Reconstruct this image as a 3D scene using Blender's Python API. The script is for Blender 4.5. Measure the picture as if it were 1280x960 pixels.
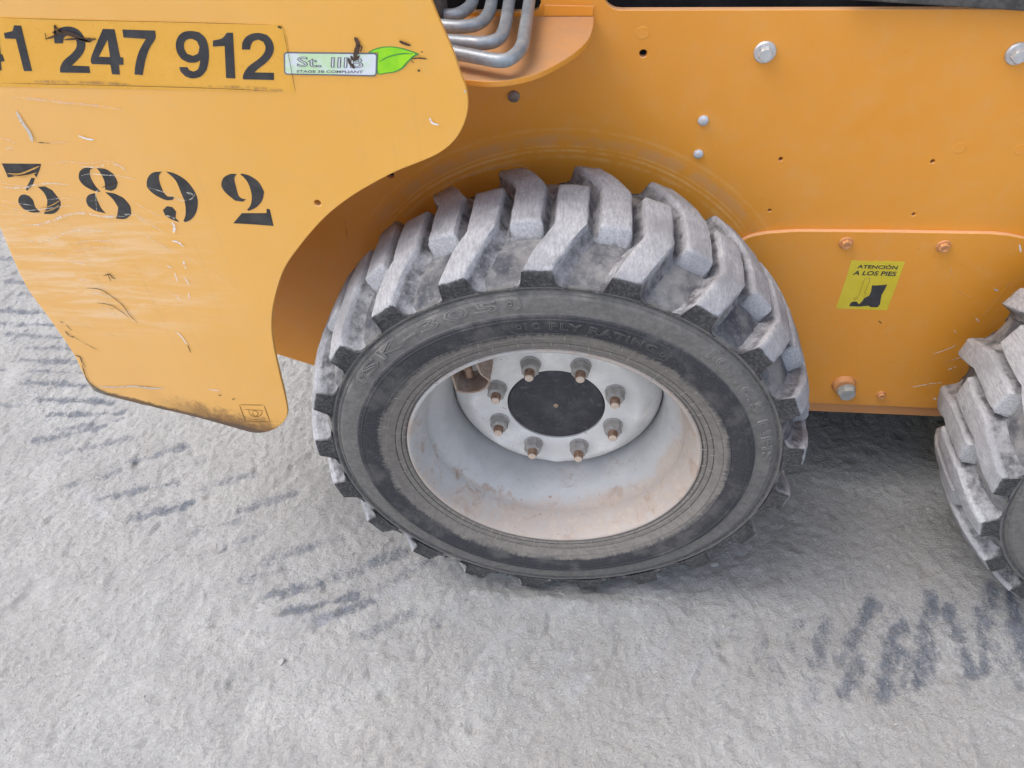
import bpy, bmesh, math, random
import numpy as np
from mathutils import Vector, Matrix
random.seed(7); rng = np.random.default_rng(11)
scene = bpy.context.scene
for o in list(bpy.data.objects): bpy.data.objects.remove(o)

# ---------------------------------------------------------------- camera
cam_d = bpy.data.cameras.new('camera'); cam = bpy.data.objects.new('camera', cam_d)
scene.collection.objects.link(cam); scene.camera = cam
cam_d.sensor_width = 36.0; cam_d.lens = 27.816; cam_d.clip_start = .02; cam_d.clip_end = 500
_r = Vector((0.9948215, 0.0948168, -0.0366057)); _u = Vector((-0.0416022, 0.7084779, 0.7045057)); _w = Vector((-0.0927333, 0.6993346, -0.7087536))
m = Matrix((( _r.x, _u.x, -_w.x, 0.046816), (_r.y, _u.y, -_w.y, -0.777339), (_r.z, _u.z, -_w.z, 1.316244), (0, 0, 0, 1)))
cam.matrix_world = m

# ---------------------------------------------------------------- overcast daylight
SUN_EL, SUN_AZ = math.radians(60), math.radians(180)      # azimuth: direction the light comes from, counted from +x towards +y
world = bpy.data.worlds.new('World'); scene.world = world; world.use_nodes = True
wn = world.node_tree.nodes; wl = world.node_tree.links; wn.clear()
wo = wn.new('ShaderNodeOutputWorld'); wb = wn.new('ShaderNodeBackground'); sk = wn.new('ShaderNodeTexSky')
sk.sky_type = 'NISHITA'; sk.sun_disc = False; sk.sun_elevation = SUN_EL; sk.sun_rotation = math.pi/2 - SUN_AZ
sk.air_density = 1.0; sk.dust_density = 4.0; sk.ozone_density = 1.0
wb.inputs['Strength'].default_value = .15
hs = wn.new('ShaderNodeHueSaturation'); hs.inputs['Saturation'].default_value = .62   # a hazy, whitened sky
wl.new(sk.outputs[0], hs.inputs['Color']); wl.new(hs.outputs[0], wb.inputs[0]); wl.new(wb.outputs[0], wo.inputs[0])
sun_d = bpy.data.lights.new('sun', 'SUN'); sun = bpy.data.objects.new('sun', sun_d); scene.collection.objects.link(sun)
sun_d.energy = 0.65; sun_d.angle = math.radians(50); sun_d.color = (1, .99, .98)
sd = Vector((math.cos(SUN_EL)*math.cos(SUN_AZ), math.cos(SUN_EL)*math.sin(SUN_AZ), math.sin(SUN_EL)))
sun.rotation_euler = (-sd).to_track_quat('-Z', 'Y').to_euler(); sun.location = sd*6
vs = scene.view_settings
vs.view_transform = 'Standard'; vs.look = 'None'; vs.exposure = 1.36; vs.gamma = 1.0; vs.use_curve_mapping = False

# ---------------------------------------------------------------- materials
class NT:
    def __init__(s, name):
        s.m = bpy.data.materials.new(name); s.m.use_nodes = True; s.t = s.m.node_tree; s.t.nodes.clear()
        s.out = s.n('ShaderNodeOutputMaterial'); s.b = s.n('ShaderNodeBsdfPrincipled'); s.l(s.b.outputs[0], s.out.inputs[0])
    def n(s, t, **k):
        x = s.t.nodes.new(t)
        for a, v in k.items(): setattr(x, a, v)
        return x
    def l(s, a, b): s.t.links.new(a, b)
    def put(s, sock, v):
        if hasattr(v, 'is_output') or isinstance(v, bpy.types.NodeSocket): s.l(v, sock)
        else: sock.default_value = v
    def co(s, jitter=False):
        c = s.n('ShaderNodeTexCoord').outputs['Object']
        if jitter:
            oi = s.n('ShaderNodeObjectInfo'); a = s.n('ShaderNodeVectorMath', operation='SCALE'); a.inputs[0].default_value = (7, 11, 5)
            s.l(oi.outputs['Random'], a.inputs['Scale']); b = s.n('ShaderNodeVectorMath', operation='ADD'); s.l(c, b.inputs[0]); s.l(a.outputs[0], b.inputs[1]); c = b.outputs[0]
        return c
    def mapv(s, c, scale=(1, 1, 1), rot=(0, 0, 0)):
        x = s.n('ShaderNodeMapping'); x.inputs['Scale'].default_value = scale; x.inputs['Rotation'].default_value = rot; s.l(c, x.inputs[0]); return x.outputs[0]
    def noise(s, c, scale, detail=4, rough=.6, dist=0):
        x = s.n('ShaderNodeTexNoise'); x.inputs['Scale'].default_value = scale; x.inputs['Detail'].default_value = detail; x.inputs['Roughness'].default_value = rough; x.inputs['Distortion'].default_value = dist
        s.l(c, x.inputs['Vector']); return x.outputs['Fac']
    def ramp(s, f, a, b, smooth=True):
        x = s.n('ShaderNodeMapRange', interpolation_type='SMOOTHSTEP' if smooth else 'LINEAR'); x.inputs[1].default_value = a; x.inputs[2].default_value = b; x.inputs[3].default_value = 0; x.inputs[4].default_value = 1
        s.put(x.inputs[0], f); return x.outputs[0]
    def math(s, op, a, b=0, clamp=False):
        x = s.n('ShaderNodeMath', operation=op); x.use_clamp = clamp; s.put(x.inputs[0], a); s.put(x.inputs[1], b); return x.outputs[0]
    def mix(s, f, a, b):
        x = s.n('ShaderNodeMix', data_type='RGBA'); s.put(x.inputs[0], f); s.put(x.inputs[6], a if hasattr(a, 'is_output') else (*a, 1)); s.put(x.inputs[7], b if hasattr(b, 'is_output') else (*b, 1)); return x.outputs[2]
    def sep(s, c):
        x = s.n('ShaderNodeSeparateXYZ'); s.l(c, x.inputs[0]); return x.outputs
    def attr(s, name):
        return s.n('ShaderNodeAttribute', attribute_name=name).outputs['Fac']
    def radial(s, c):       # distance from the wheel axis (local y)
        x, y, z = s.sep(c)[:3]
        return s.math('SQRT', s.math('ADD', s.math('MULTIPLY', x, x), s.math('MULTIPLY', z, z)))
    def bump(s, h, dist, strength=1.0, prev=None):
        x = s.n('ShaderNodeBump'); x.inputs['Distance'].default_value = dist; x.inputs['Strength'].default_value = strength; s.l(h, x.inputs['Height'])
        if prev: s.l(prev, x.inputs['Normal'])
        return x.outputs[0]
    def fin(s, col, rough, spec=.5, metal=0, nor=None, alpha=None):
        b = s.b.inputs
        s.put(b['Base Color'], col if hasattr(col, 'is_output') else (*col, 1)); s.put(b['Roughness'], rough); s.put(b['Specular IOR Level'], spec); s.put(b['Metallic'], metal)
        if nor: s.l(nor, b['Normal'])
        if alpha is not None: s.put(b['Alpha'], alpha)
        return s.m

ORANGE = (.74, .365, .052); DUST = (.50, .49, .475)
def paint(name, mode):
    t = NT(name); c = t.co()
    n1 = t.noise(c, 3.0, 5, .6); n2 = t.noise(c, 34, 6, .7); n3 = t.noise(c, 260, 3, .6)
    a, b = (((.76, .385, .066), (.80, .415, .082)) if mode in ('panel', 'plain') else ((.72, .285, .028), (.74, .31, .040)))
    col = t.mix(t.ramp(n1, .3, .7), a, b)
    dust = t.math('MULTIPLY', t.ramp(n2, .42, .8), .16)
    col = t.mix(dust, col, (.64, .42, .22))
    x, y, z = t.sep(c)[:3]
    rough = t.math('ADD', .33, t.math('MULTIPLY', n2, .2))
    if mode == 'panel':
        # faded rear part, grime along the lower edge, bare steel on the battered rear corner
        fade = t.ramp(t.math('ADD', t.math('MULTIPLY', n1, .25), t.math('MULTIPLY', x, -1)), .28, .95)
        col = t.mix(t.math('MULTIPLY', fade, .5), col, (.83, .49, .21))
        edge = t.math('ADD', t.math('MULTIPLY', x, -.326), .177)             # line of the lower edge
        d = t.math('SUBTRACT', z, edge)
        n4 = t.noise(c, 70, 6, .75); n5 = t.noise(t.mapv(c, (40, 1, 160)), 1, 4, .6)
        g = t.math('MULTIPLY', t.ramp(t.math('SUBTRACT', d, t.math('MULTIPLY', n4, .085)), .010, -.035), .85)
        g = t.math('MULTIPLY', g, t.ramp(x, -.68, -.55))
        col = t.mix(g, col, (.13, .065, .03))
        d2 = t.math('SUBTRACT', d, t.math('MULTIPLY', n4, .02)); col = t.mix(t.math('MULTIPLY', t.ramp(d2, -.0005, -.006), .85), col, (.10, .065, .045))
        k = t.math('MULTIPLY', t.ramp(t.math('ADD', t.math('ADD', z, t.math('MULTIPLY', t.math('ADD', x, .745), 1.3)), t.math('MULTIPLY', n4, -.05)), .425, .40), .85)
        col = t.mix(k, col, (.16, .16, .14))
        st = t.math('MULTIPLY', t.ramp(t.noise(t.mapv(c, (55, 1, 2.2)), 1, 5, .7), .56, .80), .18)
        col = t.mix(st, col, (.42, .25, .10))
        pk = t.math('MULTIPLY', t.ramp(t.noise(c, 420, 2, .5), .70, .76), .5); col = t.mix(pk, col, (.40, .22, .10))
    if mode == 'chassis':
        # rub rings round the tyre, dusty haze, darker smears
        dx = x; dz = t.math('SUBTRACT', z, .375)
        r = t.math('SQRT', t.math('ADD', t.math('MULTIPLY', dx, dx), t.math('MULTIPLY', dz, dz)))
        nr = t.math('ADD', r, t.math('MULTIPLY', t.math('SUBTRACT', n1, .5), .012))
        upper = t.ramp(z, .55, .66)
        for r0, w, a, cc in ((.3570, .0030, .40, (.90, .62, .28)), (.3640, .0020, .28, (.90, .62, .28)), (.373, .013, .34, (.50, .31, .19)), (.347, .005, .26, (.86, .58, .24)), (.390, .004, .13, (.86, .58, .26))):
            band = t.ramp(t.math('ABSOLUTE', t.math('SUBTRACT', nr, r0)), w, w*.2)
            band = t.math('MULTIPLY', t.math('MULTIPLY', band, upper), t.math('MULTIPLY', t.ramp(n2, .3, .6), a))
            col = t.mix(band, col, cc)
        low = t.math('MULTIPLY', t.ramp(t.math('ADD', z, t.math('MULTIPLY', n2, .12)), .34, .24), .30)
        col = t.mix(low, col, (.42, .21, .11))
        pk = t.math('MULTIPLY', t.ramp(t.noise(c, 330, 2, .5), .71, .76), .6); col = t.mix(pk, col, (.30, .14, .05))
    if mode in ('chassis', 'panel', 'plain'):
        nz = t.sep(t.n('ShaderNodeNewGeometry').outputs['Normal'])[2]; col = t.mix(t.math('MULTIPLY', t.ramp(nz, .35, .8), .5), col, (.56, .40, .30))
    if mode == 'shelf':
        nz = t.sep(t.n('ShaderNodeNewGeometry').outputs['Normal'])[2]
        dd = t.math('MULTIPLY', t.ramp(nz, .5, .9), t.math('ADD', .45, t.math('MULTIPLY', n2, .45)))
        col = t.mix(dd, col, (.30, .198, .138))
    if mode == 'panel':
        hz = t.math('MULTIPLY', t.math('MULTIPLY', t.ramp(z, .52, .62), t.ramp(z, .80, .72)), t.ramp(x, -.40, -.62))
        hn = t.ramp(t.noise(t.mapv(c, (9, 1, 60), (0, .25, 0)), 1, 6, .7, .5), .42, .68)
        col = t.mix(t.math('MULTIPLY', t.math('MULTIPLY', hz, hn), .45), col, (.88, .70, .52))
    if mode == 'sill':
        col = t.mix(t.math('ADD', .45, t.math('MULTIPLY', n2, .35)), col, (.40, .20, .12)); rough = .6
    nb = t.bump(n3, .0003, .25, t.bump(n1, .004, .15))
    return t.fin(col, rough, .45, 0, nb)
M = {}
M['panel'] = paint('orange_paint_rear', 'panel'); M['chassis'] = paint('orange_paint_side', 'chassis'); M['shelf'] = paint('orange_paint_dusty', 'shelf')
M['orange'] = paint('orange_paint', 'plain'); M['fill'] = paint('orange_paint_filler', 'filler'); M['sill'] = paint('orange_paint_rubbed', 'sill')

def rubber_lug():
    t = NT('rubber_tread_lug'); c = t.co(True); d = t.attr('dust')
    n1 = t.noise(c, 45, 5, .7); n2 = t.noise(t.mapv(c, (330, 70, 330), (0, 0, .45)), 1, 6, .7); n3 = t.noise(c, 240, 4, .7); n4 = t.noise(c, 14, 3, .5)
    e = t.math('ADD', d, t.math('MULTIPLY', t.math('SUBTRACT', n1, .5), .75))
    cov = t.ramp(e, .28, .62)
    lt = t.mix(t.ramp(n2, .30, .70), (.245, .247, .260), (.385, .390, .407))
    lt = t.mix(t.math('MULTIPLY', t.ramp(n4, .42, .66), .6), lt, (.185, .187, .200))
    lt = t.mix(t.math('MULTIPLY', t.ramp(n1, .55, .75), .5), lt, (.135, .135, .145))
    mid = t.mix(t.ramp(n1, .35, .65), (.075, .075, .081), (.165, .163, .166))
    dk = t.mix(t.ramp(n3, .4, .7), (.042, .041, .043), (.100, .097, .095))
    col = t.mix(t.ramp(e, .08, .36), dk, mid); col = t.mix(cov, col, lt)
    return t.fin(col, .88, .25, 0, t.bump(n3, .0010, .6, t.bump(n2, .0008, .4, t.bump(n4, .003, .3))))
M['lug'] = rubber_lug()
def rubber_tyre():
    t = NT('rubber_tyre_casing'); c = t.co(); r = t.radial(c); x, y, z = t.sep(c)[:3]
    ang = t.math('ARCTAN2', z, x)
    cm = t.n('ShaderNodeCombineXYZ'); t.l(t.math('MULTIPLY', ang, 60), cm.inputs[0]); t.l(t.math('MULTIPLY', r, 60), cm.inputs[1])
    st = t.noise(cm.outputs[0], 1.0, 5, .7)                    # streaks running across the sidewall
    n1 = t.noise(c, 16, 5, .65); n2 = t.noise(c, 110, 5, .7); n3 = t.noise(c, 400, 3, .6)
    rj = t.math('ADD', r, t.math('ADD', t.math('MULTIPLY', t.math('SUBTRACT', st, .5), .022), t.math('MULTIPLY', t.math('SUBTRACT', n1, .5), .03)))
    base = t.mix(t.ramp(n2, .3, .7), (.118, .112, .106), (.172, .164, .154))
    base = t.mix(t.math('MULTIPLY', t.ramp(n1, .45, .75), .35), base, (.092, .090, .090))
    bead = t.mix(t.ramp(n2, .3, .7), (.150, .136, .122), (.208, .190, .172))
    dk = t.mix(t.ramp(n3, .4, .75), (.030, .030, .036), (.060, .058, .064))
    col = t.mix(t.ramp(rj, .272, .256), base, bead)
    band = t.math('MULTIPLY', t.ramp(rj, .258, .266), t.ramp(r, .2995, .2965))
    col = t.mix(t.math('MULTIPLY', band, t.math('ADD', .45, t.math('MULTIPLY', t.ramp(n1, .66, .48), .5))), col, dk)
    ridge = t.ramp(t.math('ABSOLUTE', t.math('SUBTRACT', r, .3315)), .0035, .001); col = t.mix(t.math('MULTIPLY', ridge, t.math('MULTIPLY', t.ramp(n2, .35, .6), .7)), col, (.03, .03, .034))
    for r0 in (.2325, .2412): 
        g = t.ramp(t.math('ABSOLUTE', t.math('SUBTRACT', r, r0)), .0009, .0003); col = t.mix(t.math('MULTIPLY', g, .7), col, (.05, .045, .04))
    # dust packed in the tread grooves
    tread = t.ramp(r, .3375, .3405)
    gd = t.mix(t.ramp(n1, .35, .65), (.055, .058, .070), (.205, .202, .200)); gd = t.mix(t.math('MULTIPLY', t.ramp(n2, .5, .75), .5), gd, (.30, .295, .285))
    col = t.mix(tread, col, gd)
    return t.fin(col, .8, .3, 0, t.bump(n3, .0006, .5, t.bump(n2, .0012, .4)))
M['tyre'] = rubber_tyre()
def letter():
    t = NT('rubber_raised_letter'); c = t.co(); n = t.noise(c, 120, 4, .7); n1 = t.noise(c, 18, 4, .6)
    return t.fin(t.mix(t.math('MAXIMUM', t.math('MULTIPLY', t.ramp(n1, .4, .65), .6), t.math('MULTIPLY', t.ramp(t.radial(c), .300, .294), .75)), t.mix(n, (.150, .143, .135), (.215, .206, .193)), t.mix(t.ramp(t.radial(c), .300, .294), (.13, .126, .121), (.050, .049, .052))), .8, .3)
M['letter'] = letter()
def rim(name, lip):
    t = NT(name); c = t.co(); r = t.radial(c); x, y, z = t.sep(c)[:3]
    n1 = t.noise(c, 13, 6, .68, .3); n2 = t.noise(c, 60, 6, .7); n3 = t.noise(c, 300, 3, .5)
    col = t.mix(t.ramp(n1, .35, .7), (.395, .396, .396), (.465, .462, .458))
    col = t.mix(t.math('MULTIPLY', t.ramp(n2, .5, .8), .4), col, (.36, .335, .31))
    if lip:
        side = t.math('ADD', t.math('MULTIPLY', x, .07), t.math('MULTIPLY', z, -.05))
        e = t.math('ADD', t.math('ADD', r, side), t.math('ADD', t.math('MULTIPLY', t.math('SUBTRACT', n1, .5), .05), t.math('MULTIPLY', t.math('SUBTRACT', n2, .5), .02)))
        rp = t.math('MULTIPLY', t.math('MULTIPLY', t.ramp(t.noise(c, 24, 5, .7, .5), .52, .66), t.ramp(e, .186, .200)), .75); col = t.mix(rp, col, (.30, .205, .15))
        col = t.mix(t.math('MULTIPLY', t.math('MULTIPLY', t.ramp(e, .198, .214), t.math('ADD', .45, t.math('MULTIPLY', t.ramp(n2, .35, .6), .5))), .9), col, t.mix(t.ramp(n2, .35, .7), (.345, .255, .195), (.43, .365, .315)))
    else:
        col = t.mix(t.math('ADD', .5, t.math('MULTIPLY', t.ramp(n1, .45, .7), .35)), col, (.82, .79, .75))
    col = t.mix(t.math('MULTIPLY', t.ramp(t.noise(c, 150, 2, .5), .70, .76), .7), col, (.26, .16, .10))
    return t.fin(col, t.math('ADD', .52, t.math('MULTIPLY', n2, .25)), .35, .0, t.bump(n3, .0004, .3, t.bump(n1, .003, .2)))
M['rim'] = rim('grey_painted_rim', True); M['disc'] = rim('grey_painted_disc', False)
def simple(name, a, b, sc, rough, spec=.5, metal=0, bd=.0006, jit=True, extra=None, th=(.35, .68)):
    t = NT(name); c = t.co(jit); n = t.noise(c, sc, 6, .68); n2 = t.noise(c, sc*5, 4, .6)
    col = t.mix(t.ramp(n, *th), a, b)
    if extra: col = t.mix(t.math('MULTIPLY', t.ramp(n2, .55, .75), .8), col, extra)
    return t.fin(col, t.math('ADD', rough, t.math('MULTIPLY', t.math('SUBTRACT', n2, .5), .25)), spec, metal, t.bump(n2, bd, .5))
M['nut'] = simple('dusty_steel_nut', (.30, .28, .26), (.42, .40, .38), 90, .7, .4, .15, extra=(.20, .16, .13))
M['stud'] = simple('rusty_stud', (.20, .105, .065), (.36, .25, .18), 120, .75, .3, .2, extra=(.12, .07, .05))
M['stud_tip'] = simple('dusty_stud_tip', (.52, .40, .31), (.60, .50, .41), 200, .8, .3)
M['cap'] = simple('black_hub_plate', (.030, .030, .037), (.068, .066, .074), 26, .55, .45, extra=(.10, .098, .102), th=(.4, .75))
M['capdot'] = simple('rust_dot', (.30, .20, .13), (.40, .30, .22), 300, .8)
M['bracket'] = simple('rusty_bracket', (.30, .20, .145), (.46, .38, .33), 45, .75, .3, .1, extra=(.20, .11, .07))
M['pipe'] = simple('zinc_pipe', (.22, .255, .285), (.33, .365, .39), 40, .40, .55, .3, .0003, extra=(.36, .38, .38))
M['zinc'] = simple('zinc_bolt', (.48, .49, .50), (.60, .60, .59), 120, .42, .5, .5)
M['plug'] = simple('grey_plastic_plug', (.42, .43, .46), (.52, .52, .54), 120, .5, .5)
M['plug2'] = simple('dull_plug', (.16, .12, .10), (.24, .20, .17), 120, .5, .5)
M['greybolt'] = simple('dull_grey_bolt', (.30, .31, .30), (.40, .40, .38), 80, .6, .4, .2)
M['dark'] = simple('dark_interior', (.012, .012, .014), (.03, .03, .033), 12, .7, .3)
M['darkarm'] = simple('dark_worn_steel', (.045, .043, .042), (.095, .09, .085), 60, .7, .4, 0, .002, extra=(.14, .12, .10))
M['ink'] = simple('black_print', (.028, .028, .032), (.048, .047, .05), 60, .5, .4, 0, .0002)
M['stencil'] = simple('black_stencil_paint', (.030, .029, .031), (.055, .052, .05), 70, .45, .4, 0, .0002)
M['band'] = simple('yellow_number_film', (.74, .375, .045), (.77, .40, .06), 20, .3, .5, 0, .0002, False)
M['hair'] = simple('moulding_flash', (.30, .28, .26), (.42, .40, .37), 200, .8)
M['warn'] = simple('yellow_warning_film', (.60, .47, .022), (.64, .51, .035), 40, .4, .5, 0, .0002)
M['lime'] = simple('lime_leaf_print', (.21, .60, .01), (.36, .72, .012), 22, .4, .5, 0, .0001, False)
M['leafedge'] = simple('dark_green_print', (.06, .26, .05), (.08, .30, .06), 60, .4)
M['greyprint'] = simple('grey_print', (.13, .13, .16), (.16, .16, .19), 60, .4, .5, 0, .0001)
M['pale'] = simple('pale_green_print', (.52, .70, .42), (.68, .70, .76), 26, .35, .5, 0, .0001, False, th=(.40, .58))
M['palefill'] = simple('pale_letter_print', (.62, .66, .62), (.70, .72, .72), 60, .35, .5, 0, .0001)
def wear(name, col, a, lo=.38, hi=.5):
    t = NT(name); c = t.co(); n = t.noise(c, 190, 4, .75); n2 = t.noise(c, 45, 3, .6)
    al = t.math('MULTIPLY', t.ramp(t.math('ADD', t.math('MULTIPLY', n, .6), t.math('MULTIPLY', n2, .4)), lo, hi), a)
    return t.fin(t.mix(n2, col, tuple(v*.8 for v in col)), .7, .3, 0, None, al)
M['s_w'] = wear('bare_scratch', (.86, .80, .68), .7, .40, .60); M['s_f'] = wear('faint_scratch', (.88, .68, .50), .5, .38, .6); M['s_b'] = wear('rusty_chip', (.075, .045, .032), .95, .30, .40)
M['s_y'] = wear('paint_showing_through', (.66, .36, .10), .95, .25, .4); M['s_c'] = wear('pale_chip', (.86, .83, .82), .95, .42, .5); M['s_k'] = wear('dark_scuff', (.07, .068, .062), .85, .36, .5)
M['s_g'] = wear('grey_scrape', (.62, .60, .56), .85, .34, .5); M['s_d'] = wear('dirt_line', (.36, .24, .13), .6, .40, .6); M['s_o'] = wear('brown_line', (.20, .10, .03), .95, .1, .2)

def ground_mat():
    t = NT('pale_dusty_ground'); c = t.co(); s = t.attr('stain'); pl = t.attr('pale'); tn = t.attr('tan')
    n0 = t.noise(c, 2.6, 5, .65, .8); n1 = t.noise(c, 9, 6, .65, .4); n2 = t.noise(c, 60, 6, .7, .3); n3 = t.noise(c, 240, 5, .7); n5 = t.noise(t.mapv(c, (1, 1, 1)), 26, 5, .7, 1.2)
    col = t.mix(t.ramp(n1, .3, .7), (.333, .333, .325), (.420, .420, .412))
    col = t.mix(t.math('MULTIPLY', t.ramp(n0, .38, .62), .55), col, (.332, .324, .309))
    col = t.mix(t.math('MULTIPLY', t.ramp(n2, .52, .75), .45), col, (.447, .451, .459))
    col = t.mix(t.math('MULTIPLY', t.ramp(n5, .56, .74), .30), col, (.231, .231, .238))
    col = t.mix(t.math('MULTIPLY', t.ramp(n3, .54, .70), .55), col, (.186, .185, .185)); n7 = t.noise(c, 420, 3, .6); col = t.mix(t.math('MULTIPLY', t.ramp(n7, .56, .70), .5), col, (.540, .536, .531))
    n6 = t.noise(t.mapv(c, (75, 26, 1), (0, 0, .3)), 1, 5, .7, .6)
    sm = t.ramp(t.math('ADD', s, t.math('ADD', t.math('ADD', t.math('MULTIPLY', t.math('SUBTRACT', n5, .5), .7), t.math('MULTIPLY', t.math('SUBTRACT', n6, .5), 1.6)), t.math('ADD', t.math('MULTIPLY', t.math('SUBTRACT', n2, .5), 1.2), t.math('MULTIPLY', t.math('SUBTRACT', n3, .5), 1.6)))), .10, 1.25)
    sm = t.math('MULTIPLY', sm, t.ramp(s, 0.0, .35))
    col = t.mix(t.math('MULTIPLY', sm, .9), col, t.mix(t.ramp(n2, .3, .7), (.068, .084, .112), (.160, .176, .208)))
    col = t.mix(t.math('MULTIPLY', t.math('MULTIPLY', pl, t.ramp(n2, .3, .7)), .55), col, (.414, .425, .451))
    col = t.mix(t.math('MULTIPLY', tn, t.math('ADD', .5, t.math('MULTIPLY', n2, .5))), col, (.399, .348, .264))  # warm tint painted in where sunlight falls on the ground
    cr = t.noise(c, 150, 6, .72, .8); cr2 = t.noise(t.mapv(c, (1, 1.6, 1), (0, 0, .6)), 48, 5, .65, 1.0)
    rid = t.math('SUBTRACT', 1, t.math('ABSOLUTE', t.math('MULTIPLY', t.math('SUBTRACT', cr2, .5), 3.2)))
    return t.fin(col, .95, .15, 0, t.bump(n3, .0030, .75, t.bump(cr, .0095, .85, t.bump(rid, .0026, .4))))
M['ground'] = ground_mat()
M['stone'] = simple('pale_stone', (.27, .265, .255), (.38, .375, .36), 90, .95, .2, 0, .001)

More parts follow.
